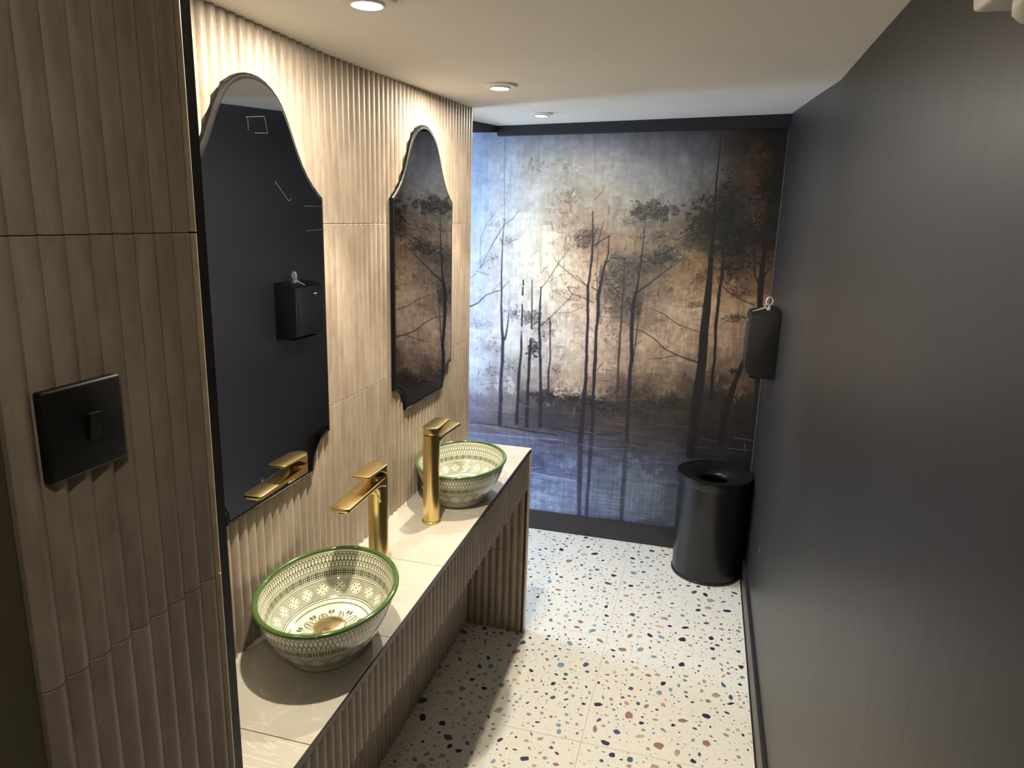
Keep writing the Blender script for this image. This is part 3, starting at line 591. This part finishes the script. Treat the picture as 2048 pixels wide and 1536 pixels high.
def build_mural():
    seams = [-1250.0, -973.0, -538.0, 17.0, 302.0]; Z0, Z1, STEP = 98.0, 2034.0, 2.5
    gx, gz, L = paint_mural(seams[0], seams[-1], Z0, Z1, STEP)
    L = np.clip(L*MUR_GAIN, 0, 0.88)      # one gain overall; the tones already contain the room light
    for k in range(4):
        i0 = int(np.argmin(abs(gx*1000-seams[k]))); i1 = int(np.argmin(abs(gx*1000-seams[k+1])))
        xs = gx[i0:i1+1].copy(); n, m = len(xs), len(gz)
        xs[0] += 0.00015; xs[-1] -= 0.00015
        V = np.zeros((n*m,3), np.float32); V[:,0] = np.repeat(xs, m); V[:,1] = YB; V[:,2] = np.tile(gz, n)
        a = (np.arange(n-1)[:,None]*m+np.arange(m-1)[None,:]).ravel()
        F = np.stack([a, a+m, a+m+1, a+1], 1).astype(np.int32)
        me = bpy.data.meshes.new('wallpaper_panel')
        me.vertices.add(n*m); me.vertices.foreach_set('co', V.ravel())
        me.loops.add(F.size); me.loops.foreach_set('vertex_index', F.ravel())
        me.polygons.add(len(F)); me.polygons.foreach_set('loop_start', np.arange(0, F.size, 4, dtype=np.int32))
        me.update(calc_edges=True); me.validate()
        ca = me.color_attributes.new('print', 'FLOAT_COLOR', 'POINT')
        rgba = np.ones((n*m,4), np.float32); rgba[:,:3] = L[i0:i1+1].reshape(-1,3); ca.data.foreach_set('color', rgba.ravel())
        me.materials.append(M['mural'])
        link(bpy.data.objects.new('wallpaper_panel', me), wb)
MUR_GAIN = np.array([0.96, 0.96, 0.93])
build_mural()
bb = box('baseboard_back', (-2.45,YB-0.016,0.0), (0.2765,YB-0.0005,0.104), M['base_dark'], bevel=0.003)
tag(bb, 'dark skirting board under the mural', kind='structure')
t1 = hexa('trim_1', [(-1.0,YB-0.045,1.968),(XR,YB-0.045,2.003),(XR,YB-0.0005,2.003),(-1.0,YB-0.0005,1.968),(-1.0,YB-0.045,2.03),(XR,YB-0.045,2.07),(XR,YB-0.0005,2.07),(-1.0,YB-0.0005,2.03)], M['dark_beam'])
tag(t1, 'dark painted timber beam above the mural', kind='structure')
t2 = hexa('trim_2', [(-1.12,2.43,1.875),(-1.0,2.43,1.875),(-1.0,YB-0.0005,1.986),(-1.12,YB-0.0005,1.986),(-1.12,2.43,1.975),(-1.0,2.43,1.975),(-1.0,YB-0.0005,2.04),(-1.12,YB-0.0005,2.04)], M['dark_beam'])
tag(t2, 'dark beam running back from the mural corner', kind='structure')
cb = box('trim_3', (XR-0.002,YB-0.003,0.105), (XR+0.0005,YB-0.0004,2.0), M['lit_edge_scuff']); tag(cb, 'thin pale strip painted as the lit wallpaper edge in the mural corner', kind='structure')  # pale strip stands for light on the wallpaper edge

# ---------------------------------------------------------------- side bay beyond the vanity wall, with a frosted window
wbay = bpy.data.objects.new('wall_bay', None); link(wbay); tag(wbay, 'plain wall of the side bay beyond the washbasins', kind='structure')
BX = -2.45
plain = simple('bay_white_paint', (0.62,0.62,0.62), 0.6, nscale=4, namt=0.04)
WY0, WY1, WZ0, WZ1 = 2.58, 3.22, 0.75, 1.75
for lo, hi in (((BX-0.1,2.3,0),(BX,WY0,2.1)), ((BX-0.1,WY1,0),(BX,3.5,2.1)), ((BX-0.1,WY0,0),(BX,WY1,WZ0)), ((BX-0.1,WY0,WZ1),(BX,WY1,2.1))):
    box('wall_section', lo, hi, plain, wbay)
box('return_section', (BX,2.30,0), (-0.955,2.41,2.1), plain, wbay)
w1 = bpy.data.objects.new('window_1', None); link(w1); tag(w1, 'frosted daylight window in the side bay', kind='structure')
box('window_frame', (BX-0.06,WY0,WZ0), (BX-0.01,WY0+0.04,WZ1), M['lamp_white'], w1)
box('window_frame', (BX-0.06,WY1-0.04,WZ0), (BX-0.01,WY1,WZ1), M['lamp_white'], w1)
box('window_frame', (BX-0.06,WY0+0.04,WZ0), (BX-0.01,WY1-0.04,WZ0+0.04), M['lamp_white'], w1)
box('window_frame', (BX-0.06,WY0+0.04,WZ1-0.04), (BX-0.01,WY1-0.04,WZ1), M['lamp_white'], w1)
box('window_pane', (BX-0.045,WY0+0.04,WZ0+0.04), (BX-0.035,WY1-0.04,WZ1-0.04), M['pane'], w1)

# ---------------------------------------------------------------- vanity counter
van = empty('vanity_counter', (-0.69,1.57,0)); tag(van, 'long ribbed beige vanity with pale tiled top under the mirrors', 'vanity')
def vp(o):   # parent while keeping world placement
    o.parent = van; o.matrix_parent_inverse = Matrix.Translation((0.69,-1.57,0)); return o
CJ = [0.697,0.868,1.183,1.498,1.812,2.127,2.442]
for a, b in zip(CJ[:-1], CJ[1:]):
    g = 0.0009
    bm = bmesh.new()
    add_hexa(bm, [(XV-0.0075,a+g,ZC-0.010),(front_x(a)-0.003,a+g,ZC-0.010),(front_x(b)-0.003,b-g,ZC-0.010),(XV-0.0075,b-g,ZC-0.010),
                  (XV-0.0075,a+g,ZC),(front_x(a)-0.003,a+g,ZC),(front_x(b)-0.003,b-g,ZC),(XV-0.0075,b-g,ZC)])
    vp(bm_obj('counter_tile', bm, M['counter']))
o = vp(hexa('counter_board', [(XV-0.0075,0.697,ZC-0.035),(front_x(0.697)-0.016,0.697,ZC-0.035),(front_x(2.442)-0.016,2.442,ZC-0.035),(XV-0.0075,2.442,ZC-0.035),
    (XV-0.0075,0.697,ZC-0.0105),(front_x(0.697)-0.016,0.697,ZC-0.0105),(front_x(2.442)-0.016,2.442,ZC-0.0105),(XV-0.0075,2.442,ZC-0.0105)], M['grout']))
def strip(name, y0, y1, z0, z1, d0, d1, mat):
    return vp(hexa(name, [(front_x(y0)-d1,y0,z0),(front_x(y0)-d0,y0,z0),(front_x(y1)-d0,y1,z0),(front_x(y1)-d1,y1,z0),
        (front_x(y0)-d1,y0,z1),(front_x(y0)-d0,y0,z1),(front_x(y1)-d0,y1,z1),(front_x(y1)-d1,y1,z1)], mat))
e = strip('edge_trim', 0.697, 2.466, ZC-0.0135, ZC-0.0006, 0.0, 0.0029, M['brown_trim']); e['label'] = 'dark bronze edge profile'
APZ = 0.602
strip('apron_board', 0.697, 2.44, APZ, ZC-0.036, 0.0165, 0.03, M['grout'])
y = 2.437; ang = math.atan(0.0150)
while y > 0.70+0.0133:
    k = min(12, max(1, int(round((y-0.70)/PITCH_RIB))))
    vp(rib_tile(None, k, ZC-0.0145-APZ, (front_x(y)-0.0095, y, APZ), FACE_PX+ang, name='apron_tile'))
    y -= k*PITCH_RIB
# end panel: ribs face the viewer, thin framed edge towards the room
for z0, z1 in ((0.0,0.343),(0.343,ZC-0.036)):
    vp(rib_tile(None, 8, z1-z0, (-0.5805,2.4395,z0), PI, 0.0286, name='end_tile'))
xe = front_x(2.45)
box('end_filler', (-0.862,2.4172,0.0), (-0.8088,2.464,ZC-0.0145), M['grout'], wl)
vp(box('end_board', (XV,2.4455,0.0), (xe-0.003,2.464,ZC-0.0145), M['grout']))
o = vp(box('end_edge', (xe-0.006,2.438,0.0), (xe,2.4645,ZC-0.0140), M['tile_edge'], bevel=0.001))
e = vp(box('edge_trim', (xe-0.0095,2.4325,0.0), (xe-0.0062,2.4445,ZC-0.0140), M['brown_trim'])); e['label'] = 'dark bronze edge profile'
e = vp(box('end_trim', (XV-0.012,2.443,ZC-0.0135), (xe,2.466,ZC-0.0004), M['counter']))

# ---------------------------------------------------------------- washbasins
def basin_material():
    g = G('hand_painted_basin_glaze')
    uvn = g.n.new('ShaderNodeUVMap'); uvn.uv_map = 'pattern'
    u, v, _ = g.sep(uvn.outputs[0])
    ox, oy, oz = g.sep(g.coord())
    def band(lo, hi): return (v > lo)*(v < hi)
    def line(c, w): return ((v-c).abs() < w)
    ink = line(0.035, 0.008)
    # scale band
    t = (v-0.055)/0.25
    row = (t > 0.5)
    lx = (u*112.0 + row*0.5).frac()*2.0 - 1.0
    ly = (t*2.0).frac()
    arch = (lx*lx + (1.0-ly)*(1.0-ly)*1.0).sqrt()
    sc = ((arch-0.92).abs() < 0.16)
    dot = ((lx*lx*1.6 + (ly-0.62)*(ly-0.62)*2.2) < 0.035)
    ink = ink.max(sc.max(dot)*band(0.055, 0.305)).max(line(0.315, 0.008))
    # chequer band
    cu = (u*168.0).frac(); cv = ((v-0.365)/0.145*3.0).frac()
    white = (cu > 0.34)*(cu < 0.86)*(cv > 0.2)*(cv < 0.74)
    thick = ((u*42.0).frac() < 0.36)
    ink = ink.max(band(0.365, 0.51)*(1.0-white*(1.0-thick*0.6))).max(line(0.345,0.006)).max(line(0.535,0.008)).max(line(0.575,0.007))
    # diamonds
    t = (v-0.585)/0.36
    fu = (u*20.0).frac()-0.5
    d = (t*2.0-1.0).abs() + fu.abs()*2.0
    edge = ((d-1.0).abs() < 0.06).max((d-1.2).abs() < 0.042)
    h1 = ((u*20.0*7.0+t*7.0).frac() < 0.30); h2 = ((u*20.0*7.0-t*7.0).frac() < 0.30)
    hatch = h1.max(h2)*(d > 1.22)
    q1 = ((fu*2.0+(t*2.0-1.0))*1.5+0.5).frac()-0.5; q2 = ((fu*2.0-(t*2.0-1.0))*1.5+0.5).frac()-0.5
    dots = ((q1*q1+q2*q2) < 0.035)*(d < 0.86)
    dash = ((q1.abs()-0.5).abs() < 0.07)*((q2*4.0).frac() < 0.5)*(d < 0.84)*((d > 0.35))
    ink = ink.max(edge.max(hatch).max(dots).max(dash*0.8)*band(0.585, 0.945)).max(line(0.955,0.008)).max(line(0.995,0.008))
    # floor scallop and rosette (inner floor only: v above 1)
    sca = (((v-1.055) - (u*92.0).frac().__sub__(0.5).abs()*0.035).abs() < 0.009)
    ink = ink.max(sca*band(1.0,1.12))
    ax, ay = ox/0.80, oy
    rr = (ax*ax+ay*ay).sqrt()
    th = g.math('ARCTAN2', ay, ax)*(10.0/(2*PI))
    pf = th.frac()-0.5
    rl = (rr-0.028)/0.050
    wdt = (rl*(1.0-rl)).max(0.0).sqrt()*0.66
    leaf = (pf.abs() < wdt)*(rl > 0.0)*(rl < 1.0)
    outline = leaf*((wdt-pf.abs()) < 0.06)
    vein = leaf*((((rl*9.0+pf.abs()*7.0)).frac() < 0.34).max(pf.abs() < 0.03))
    sprig_t = (th+0.5).frac()-0.5
    sp1 = (sprig_t.abs()-0.10)/0.062; sp2 = (rl-0.98)/0.14
    sprig = ((sp1*sp1+sp2*sp2) < 1.0).max((sprig_t.abs() < 0.02)*(rl > 0.55)*(rl < 1.1))
    ink = ink.max(outline.max(vein).max(sprig)*(v > 1.12))
    ink = ink*(v < 3.0)
    n = g.noise(g.coord(), 40.0, 3.0)
    inkc = g.ramp(n, [(0.3, (0.030,0.045,0.022)), (0.7, (0.055,0.085,0.035))])
    glz = g.ramp(n, [(0.3, (0.74,0.74,0.60)), (0.7, (0.80,0.80,0.67))])
    g.set(color=g.mix(ink*0.93, glz, inkc), rough=0.13, coat=0.4)
    return g.mat
M['basin'] = basin_material()
BA, BB, BH = 0.134, 0.176, 0.122
def basin_body(parent):
    SEG = 120
    # (ratio of rim radius, z, v)  outside foot -> rim, then inside rim -> floor centre
    out = [(0.50,0.004,3.5),(0.575,0.000,3.4),(0.60,0.003,3.3),(0.612,0.012,1.06),(0.69,0.026,0.90),(0.79,0.047,0.70),(0.870,0.070,0.50),(0.930,0.092,0.30),(0.966,0.109,0.14),(0.987,0.122,0.02),(0.992,0.126,0.0)]
    inn = [(0.955,0.126,0.0),(0.945,0.121,0.02),(0.926,0.108,0.14),(0.893,0.090,0.30),(0.843,0.071,0.50),(0.775,0.053,0.70),(0.690,0.038,0.90),(0.64,0.031,1.0),(0.56,0.026,1.08),(0.48,0.0215,1.2),(0.34,0.019,1.5),(0.16,0.018,1.8),(0.0,0.018,2.0)]
    prof = out + inn
    # arc-length parameter round the ellipse
    pts = [(BA*math.cos(2*PI*i/2000), BB*math.sin(2*PI*i/2000)) for i in range(2001)]
    acc = [0.0]
    for a, b in zip(pts[:-1], pts[1:]): acc.append(acc[-1]+math.hypot(b[0]-a[0], b[1]-a[1]))
    angs = []
    for k in range(SEG):
        tgt = acc[-1]*k/SEG; i = int(np.searchsorted(acc, tgt)); angs.append(2*PI*i/2000)
    bm = bmesh.new(); uvl = bm.loops.layers.uv.new('pattern'); rings = []
    for r, z, v in prof:
        rings.append([bm.verts.new((0,0,z))] if r == 0 else [bm.verts.new((r*BA*math.cos(a), r*BB*math.sin(a), z)) for a in angs])
    for k, (A, B) in enumerate(zip(rings[:-1], rings[1:])):
        va, vb = prof[k][2], prof[k+1][2]
        for i in range(SEG):
            j = (i+1) % SEG; u0, u1 = i/SEG, (i+1)/SEG
            if len(B) == 1:
                f = bm.faces.new((A[i], A[j], B[0])); uv = [(u0,va),(u1,va),((u0+u1)/2,vb)]
            else:
                f = bm.faces.new((A[i], A[j], B[j], B[i])); uv = [(u0,va),(u1,va),(u1,vb),(u0,vb)]
            for l, c in zip(f.loops, uv): l[uvl].uv = c
    bmesh.ops.recalc_face_normals(bm, faces=bm.faces[:])
    return bm_obj('bowl', bm, M['basin'], parent, smooth=True, auto=math.radians(60))
def make_basin(loc, rotz, label):
    t = empty('wash_basin', loc, rotz); t.scale = (1,1,0.94); tag(t, label, 'sink', 'patterned bowls on the vanity')
    basin_body(t)
    bm = bmesh.new(); SEG = 96; rings = []
    for k in range(12):
        a = 2*PI*k/12
        dr, z = 0.0058*math.cos(a), 0.1265+0.0046*math.sin(a)
        rings.append([bm.verts.new(((BA*0.974+dr)*math.cos(2*PI*i/SEG), (BB*0.979+dr)*math.sin(2*PI*i/SEG), z)) for i in range(SEG)])
    for k in range(12):
        A, B = rings[k], rings[(k+1)%12]
        for i in range(SEG): bm.faces.new((A[i], A[(i+1)%SEG], B[(i+1)%SEG], B[i]))
    bmesh.ops.recalc_face_normals(bm, faces=bm.faces[:])
    r = bm_obj('rim', bm, M['green_glaze'], t, smooth=True); r['label'] = 'green glazed rim'
    w = lathe('waste_ring', [(0.018,0.0185),(0.033,0.0185),(0.034,0.0205),(0.031,0.022),(0.018,0.0215)], M['brass_pale'], t, 40)
    lathe('waste_neck', [(0.0,0.018),(0.013,0.018),(0.012,0.034),(0.0,0.034)], M['brass_dark'], w, 24)
    c = lathe('waste_cap', [(0.0,0.0335),(0.028,0.0335),(0.0315,0.0350),(0.0325,0.0375),(0.030,0.0395),(0.020,0.0418),(0.008,0.0428),(0.0,0.043)], M['brass_pale'], w, 40)
    c['label'] = 'domed brass plug'
    return t
make_basin((-0.666,1.136,ZC), 0.207, 'oval green-rimmed patterned bowl nearest the viewer, brass plug in view')
make_basin((-0.670,1.944,ZC), 0.073, 'oval green-rimmed patterned bowl at the far end of the counter')

# ---------------------------------------------------------------- faucets (local +y is the spout direction)
def slab(name, L1, hw, r, tipw, ztop, zbot, mat, parent, bevel=0.0010):
    """flat arm built from cross rows: rounded back at y=0, straight sides, rounded tip corners at y=L1"""
    ys = [-hw*math.cos(a) for a in [PI/2*i/9 for i in range(9)]] + [0.0] + [L1*0.62*k/9 for k in range(1,10)] + [L1*0.8]
    ys += [L1-r+r*math.sin(a) for a in [PI/2*i/6 for i in range(7)]]
    rows = []
    for y in ys:
        if y < 0: w = math.sqrt(max(hw*hw-y*y, 1e-7))
        elif y <= L1-r: w = hw+(tipw-hw)*y/(L1-r)
        else: w = tipw-r+math.sqrt(max(r*r-(y-L1+r)**2, 0.0))
        rows.append((y, max(w, 0.0012)))
    bm = bmesh.new(); V = []
    for y, w in rows: V.append([bm.verts.new(p) for p in ((-w,y,ztop(y)),(w,y,ztop(y)),(w,y,zbot(y)),(-w,y,zbot(y)))])
    for A, B in zip(V[:-1], V[1:]):
        for k in range(4): bm.faces.new((A[k], A[(k+1)%4], B[(k+1)%4], B[k]))
    bm.faces.new(V[0][::-1]); bm.faces.new(V[-1])
    bmesh.ops.recalc_face_normals(bm, faces=bm.faces[:])
    ed = [e for e in bm.edges if len(e.link_faces) == 2 and e.calc_face_angle() > math.radians(50)]
    bmesh.ops.bevel(bm, geom=ed, offset=bevel, segments=2, profile=0.5, affect='EDGES')
    return bm_obj(name, bm, mat, parent, smooth=True, auto=math.radians(35))
FR = 0.0232; FH = 0.246
def make_faucet(loc, rotz, label):
    t = empty('basin_faucet', loc, rotz); tag(t, label, 'faucet', 'brass faucets on the vanity')
    lathe('base_flange', [(0.0,0.0),(0.0268,0.0),(0.0275,0.0015),(0.0275,0.004),(0.0262,0.0055),(0.0225,0.0055)], M['brass'], t, 48)
    lathe('column', [(FR,0.0045),(FR,FH-0.012),(FR-0.0004,FH+0.010),(0.0,FH+0.010)], M['brass'], t, 64)
    z_sp = FH+0.004
    sp = slab('spout', 0.183, FR-0.0002, 0.009, FR-0.0008, lambda y: z_sp-max(0,y)*0.045, lambda y: z_sp-max(0,y)*0.045-(0.0085+0.018*max(0,1-max(0,y)/0.055)**2), M['brass'], t)
    # curved web where the spout leaves the column
    web = [(0.004,z_sp-0.011),(0.004,z_sp-0.060)]
    for i in range(11):
        k = i/10; web.append((FR-0.0035+0.040*k**1.9, z_sp-0.058+0.0465*k**0.62))
    prism('spout_web', web, -FR*0.72, FR*0.72, M['brass'], t, 'X', bevel=0.004, seg=3)
    lathe('aerator', [(0.0,0.0),(0.0095,0.0),(0.0095,0.006),(0.0,0.006)], M['brass_dark'], sp, 24, loc=(0,0.166,z_sp-0.0075-0.0150))
    lathe('cartridge', [(0.0,z_sp),(0.0175,z_sp),(0.0185,z_sp+0.015),(0.0,z_sp+0.015)], M['brass_dark'], t, 32)
    lv = slab('lever', 0.090, FR, 0.008, FR-0.001, lambda y: FH+0.0325+max(0,y)*0.010, lambda y: FH+0.0325+max(0,y)*0.010-(0.0048+0.0150*max(0,1-max(0,y-0.004)/0.034)**1.6), M['brass'], t)
    return t
# the sloping body between column and lever (cut back under the lever)
f1 = make_faucet((-0.692,1.415,ZC), PI, 'tall brass faucet beside the near bowl, spout towards the viewer')
f2 = make_faucet((-0.686,1.736,ZC), 0.0, 'tall brass faucet in front of the far bowl, spout pointing away')

# ---------------------------------------------------------------- mirrors
HALF = [(0.0,1.8430),(0.020,1.8415),(0.040,1.8365),(0.058,1.8285),(0.075,1.8175),(0.089,1.8045),(0.101,1.7890),(0.112,1.7720),(0.122,1.7540),(0.132,1.7360),(0.142,1.7190),(0.154,1.7010),(0.168,1.6840),(0.186,1.6670),(0.207,1.6510),(0.2265,1.6390)]
NOTCH = [(0.2265,1.1230)] + [(0.2265-0.076*math.sin(a)*1.0, 1.1230-0.0735*(1-math.cos(a))) for a in [PI/2*i/10 for i in range(1,11)]]
def mirror_outline():
    right = HALF + NOTCH            # clockwise from the apex down the right side
    left = [(-y,z) for y, z in right[::-1]][:-1]
    return right + left
def inset(poly, d):
    n = len(poly); out = []
    for i in range(n):
        p0, p1, p2 = Vector(poly[i-1]), Vector(poly[i]), Vector(poly[(i+1)%n])
        a, b = (p1-p0).normalized(), (p2-p1).normalized()
        na, nb = Vector((a.y,-a.x)), Vector((b.y,-b.x))
        m = (na+nb); m = m.normalized() if m.length > 1e-6 else na
        k = max(0.45, m.dot(na)); q = p1 + m*(d/k)
        out.append((q.x,q.y))
    return out
XM = -0.797
M['residue'] = simple('tape_residue', (0.028,0.028,0.030), 0.6, nscale=120, namt=0.5)
def make_mirror(yc, label, marks=(), dz=0.0):
    t = empty('wall_mirror', (XM-0.009,yc,dz)); tag(t, label, 'mirror', 'arched mirrors over the vanity')
    o = mirror_outline()
    area = sum(o[i-1][0]*o[i][1]-o[i][0]*o[i-1][1] for i in range(len(o)))
    if area > 0: o = o[::-1]       # clockwise -> inset() moves inwards
    i1, i2 = inset(o, 0.0025), inset(o, 0.0100)
    n = len(o)
    V = [(0.0,y,z) for y,z in o]+[(0.0070,y,z) for y,z in o]+[(0.0090,y,z) for y,z in i1]
    F = [tuple(range(n))[::-1]]
    for r in range(2): F += [(r*n+i, r*n+(i+1)%n, (r+1)*n+(i+1)%n, (r+1)*n+i) for i in range(n)]
    b = mesh_obj('backing', V, F, M['mirror_edge'], t); b['label'] = 'black mirror edge'
    V = [(0.0090,y,z) for y,z in i1]+[(0.0098,y,z) for y,z in i2]
    bv = mesh_obj('bevel', V, [(i,(i+1)%n,n+(i+1)%n,n+i) for i in range(n)], M['mirror_edge'], t)
    V = [(0.00895,y,z) for y,z in inset(o,0.0036)]+[(0.0094,y,z) for y,z in inset(o,0.0050)]
    V = [(x+0.0004,y,z) for x,y,z in V]
    mesh_obj('bevel_line', V, [(i,(i+1)%n,n+(i+1)%n,n+i) for i in range(n)], M['mirror_bevel'], bv)
    V = [(0.0099,y,z) for y,z in i2]
    gl = mesh_obj('glass', V, [tuple(range(n))], M['mirror'], t)
    for (a, b) in marks:
        (y0,z0),(y1,z1) = a, b; L = math.hypot(y1-y0, z1-z0); q = 0.0005; py, pz = -(z1-z0)/L*q, (y1-y0)/L*q
        r = mesh_obj('tape_residue', [(0.0103,y0+py-yc,z0+pz),(0.0103,y0-py-yc,z0-pz),(0.0103,y1-py-yc,z1-pz),(0.0103,y1+py-yc,z1+pz)], [(0,1,2,3)], M['residue'], gl)
    return t
MARKS = [((1.1370,1.7676),(1.1920,1.7757)),((1.1920,1.7757),(1.2005,1.7475)),((1.1425,1.7455),(1.1425,1.7676)),((1.1600,1.7440),(1.2005,1.7475)),((1.3152,1.6208),(1.3950,1.6215)),((1.3200,1.5718),(1.3950,1.5735)),((1.2160,1.6640),(1.2600,1.6290)),((1.2600,1.6290),(1.2700,1.6340))]
make_mirror(1.166, 'large arched dark mirror above the near bowl, partly hidden by the partition', MARKS, -0.012)
make_mirror(1.969, 'arched mirror above the far bowl, reflecting the forest mural')

# ---------------------------------------------------------------- light switch
t = empty('light_switch', (XP,0.5025,1.400)); tag(t, 'square black light switch on the ribbed tile partition', 'light switch')
sw = box('switch_plate', (-0.004,-0.043,-0.042), (0.0075,0.043,0.042), M['switch_black'], t, bevel=0.0028, seg=3)
hexa('rocker', [(0.0072,-0.0005,-0.013),(0.0090,-0.0005,-0.013),(0.0090,0.0125,-0.013),(0.0072,0.0125,-0.013),
                (0.0072,-0.0005,0.013),(0.0125,-0.0005,0.013),(0.0125,0.0125,0.013),(0.0072,0.0125,0.013)], M['black_plastic'], sw)

# ---------------------------------------------------------------- towel dispenser and key
t = empty('towel_dispenser', (XR,2.83,1.014)); tag(t, 'black paper towel dispenser on the charcoal wall', 'dispenser')
DW = 0.235
prism('case', [(0.0,0.0),(-0.066,0.006),(-0.106,0.020),(-0.108,0.030),(-0.110,0.236),(-0.106,0.243),(-0.070,0.256),(-0.02,0.262),(0.0,0.262)], 0.0, DW, M['black_plastic'], t, 'Y', bevel=0.002)
fc = box('front_cover', (-0.1125,0.012,0.034), (-0.1085,DW-0.012,0.234), M['black_plastic'], t, bevel=0.0015)
box('brand_mark', (-0.1132,DW-0.085,0.205), (-0.1124,DW-0.060,0.211), M['label_white'], fc)
box('level_slot', (-0.1130,DW-0.080,0.050), (-0.1124,DW-0.076,0.085), M['bin_inside'], fc)
box('paper_slot', (-0.090,0.02,-0.0006), (-0.050,DW-0.02,0.0025), M['bin_inside'], t)
lathe('lock', [(0.0,0.0),(0.008,0.0),(0.008,0.005),(0.0,0.005)], M['steel'], t, 20, loc=(-0.040,0.105,0.260))
k = empty('lock_key', (XR-0.040,2.935,1.279)); k.scale = (1.4,1.4,1.4); tag(k, 'small bright key standing in the towel dispenser lock', 'key')
tube('key_bow', [(0.010*math.cos(a)*0.9, 0.004*math.cos(a), 0.020+0.011*math.sin(a)) for a in [2*PI*i/16 for i in range(16)]], 0.0022, M['steel'], k, 8, closed=True)
box('key_blade', (-0.003,-0.0012,-0.002), (0.003,0.0012,0.011), M['steel'], k)
hexa('spare_key', [(-0.010,-0.003,0.000),(-0.006,-0.004,0.000),(-0.044,-0.012,-0.010),(-0.044,-0.009,-0.010),(-0.010,-0.003,0.004),(-0.006,-0.004,0.004),(-0.044,-0.012,-0.0085),(-0.044,-0.009,-0.0085)], M['steel'], k)
tube('key_ring', [(-0.006+0.006*math.cos(a), -0.002, 0.006+0.006*math.sin(a)) for a in [2*PI*i/14 for i in range(14)]], 0.0010, M['steel'], k, 6, closed=True)

# ---------------------------------------------------------------- waste bin
t = empty('waste_bin', (0.119,3.205,0)); tag(t, 'round black metal waste bin with a funnel lid in the corner', 'bin')
lathe('base_ring', [(0.0,0.0),(0.157,0.0),(0.1595,0.002),(0.1595,0.010),(0.157,0.012),(0.0,0.012)], M['black_satin'], t, 72)
lathe('body', [(0.155,0.010),(0.1565,0.10),(0.160,0.30),(0.162,0.455)], M['black_satin'], t, 72)
lathe('liner', [(0.150,0.452),(0.148,0.30),(0.0,0.28)], M['bin_inside'], t, 48)
lathe('lid', [(0.1625,0.448),(0.1665,0.4485),(0.1675,0.451),(0.1675,0.470),(0.168,0.473),(0.1682,0.4865),(0.1672,0.4900),(0.1640,0.4905),(0.158,0.4880),(0.142,0.4855),(0.115,0.4815),(0.090,0.4725),(0.070,0.4635),(0.064,0.4575),(0.062,0.448),(0.0585,0.448),(0.060,0.458)], M['black_satin'], t, 72)

# ---------------------------------------------------------------- downlights
def downlight(x, y, color, power, lens, label, R=0.047, size=100, blend=0.35, core=0.40, spill=0.26):
    z = ceil_z(x, y)
    t = empty('ceiling_downlight', (x,y,z)); tag(t, label, 'ceiling light', 'recessed downlights')
    tr = lathe('trim', [(R,0.002),(R,-0.0045),(R-0.002,-0.006),(R*0.66,-0.0075),(R*0.62,-0.0065),(R*0.62,-0.002)], M['lamp_white'], t, 48)
    lathe('bezel', [(R*0.61,-0.004),(R*0.61,-0.0095),(R*0.54,-0.011),(R*0.51,-0.009),(R*0.51,-0.003)], M['lamp_white'], tr, 48)
    lathe('lens', [(0.0,-0.0035),(R*0.5,-0.0035),(R*0.5,-0.0085),(R*0.3,-0.0105),(0.0,-0.011)], lens, t, 40)
    if core > 0:
        ld = bpy.data.lights.new('downlight_beam', 'SPOT'); ld.energy = power*core; ld.color = color
        ld.spot_size = math.radians(size); ld.spot_blend = blend; ld.shadow_soft_size = 0.014
        lo = bpy.data.objects.new('downlight_beam', ld); link(lo, t); lo.location = (0,0,-0.024)
    ad = bpy.data.lights.new('downlight_spill', 'AREA'); ad.shape = 'DISK'; ad.size = R*0.9; ad.energy = power*(1-core)*spill; ad.color = color
    ao = bpy.data.objects.new('downlight_spill', ad); link(ao, t); ao.location = (0,0,-0.0135)
    return t
downlight(-0.562, 1.139, WARM, P_DOWN, M['lens_warm'], 'recessed downlight above the near bowl, largest in view')
downlight(-0.578, 1.955, WARM, P_DOWN, M['lens_warm'], 'recessed downlight above the far bowl')
downlight(-0.650, 2.760, NEUT, P_FAR, M['lens_cool'], 'recessed downlight in front of the forest mural', R=0.043, core=0.15, spill=0.36)
downlight(-0.12, 0.05, WARM, P_FILL, M['lens_warm'], 'unseen ceiling lamp added over the viewer to brighten the partition', core=0.0, spill=0.3)  # added fill lamp, out of view, brightens the near partition

# ---------------------------------------------------------------- white wall device (top right)
t = empty('wall_sensor', (XR,0.805,1.813)); tag(t, 'white plastic unit with rounded nozzle high on the charcoal wall', 'sensor')
prism('housing', [(0.083,0.012),(0.078,0.003),(0.068,0.0),(-0.012,0.0),(-0.012,0.11),(0.098,0.11)], -0.052, 0.0, M['white_plastic'], t, 'X', bevel=0.004, seg=3)
lathe('nozzle', [(0.0,-0.010),(0.014,-0.009),(0.020,-0.003),(0.021,0.006),(0.021,0.055),(0.0,0.055)], M['white_plastic'], t, 32, loc=(-0.030,-0.034,-0.024))
lathe('nozzle_collar', [(0.010,0.0),(0.013,0.0),(0.013,0.03),(0.010,0.03)], M['black_plastic'], t, 24, loc=(-0.030,-0.014,0.015))
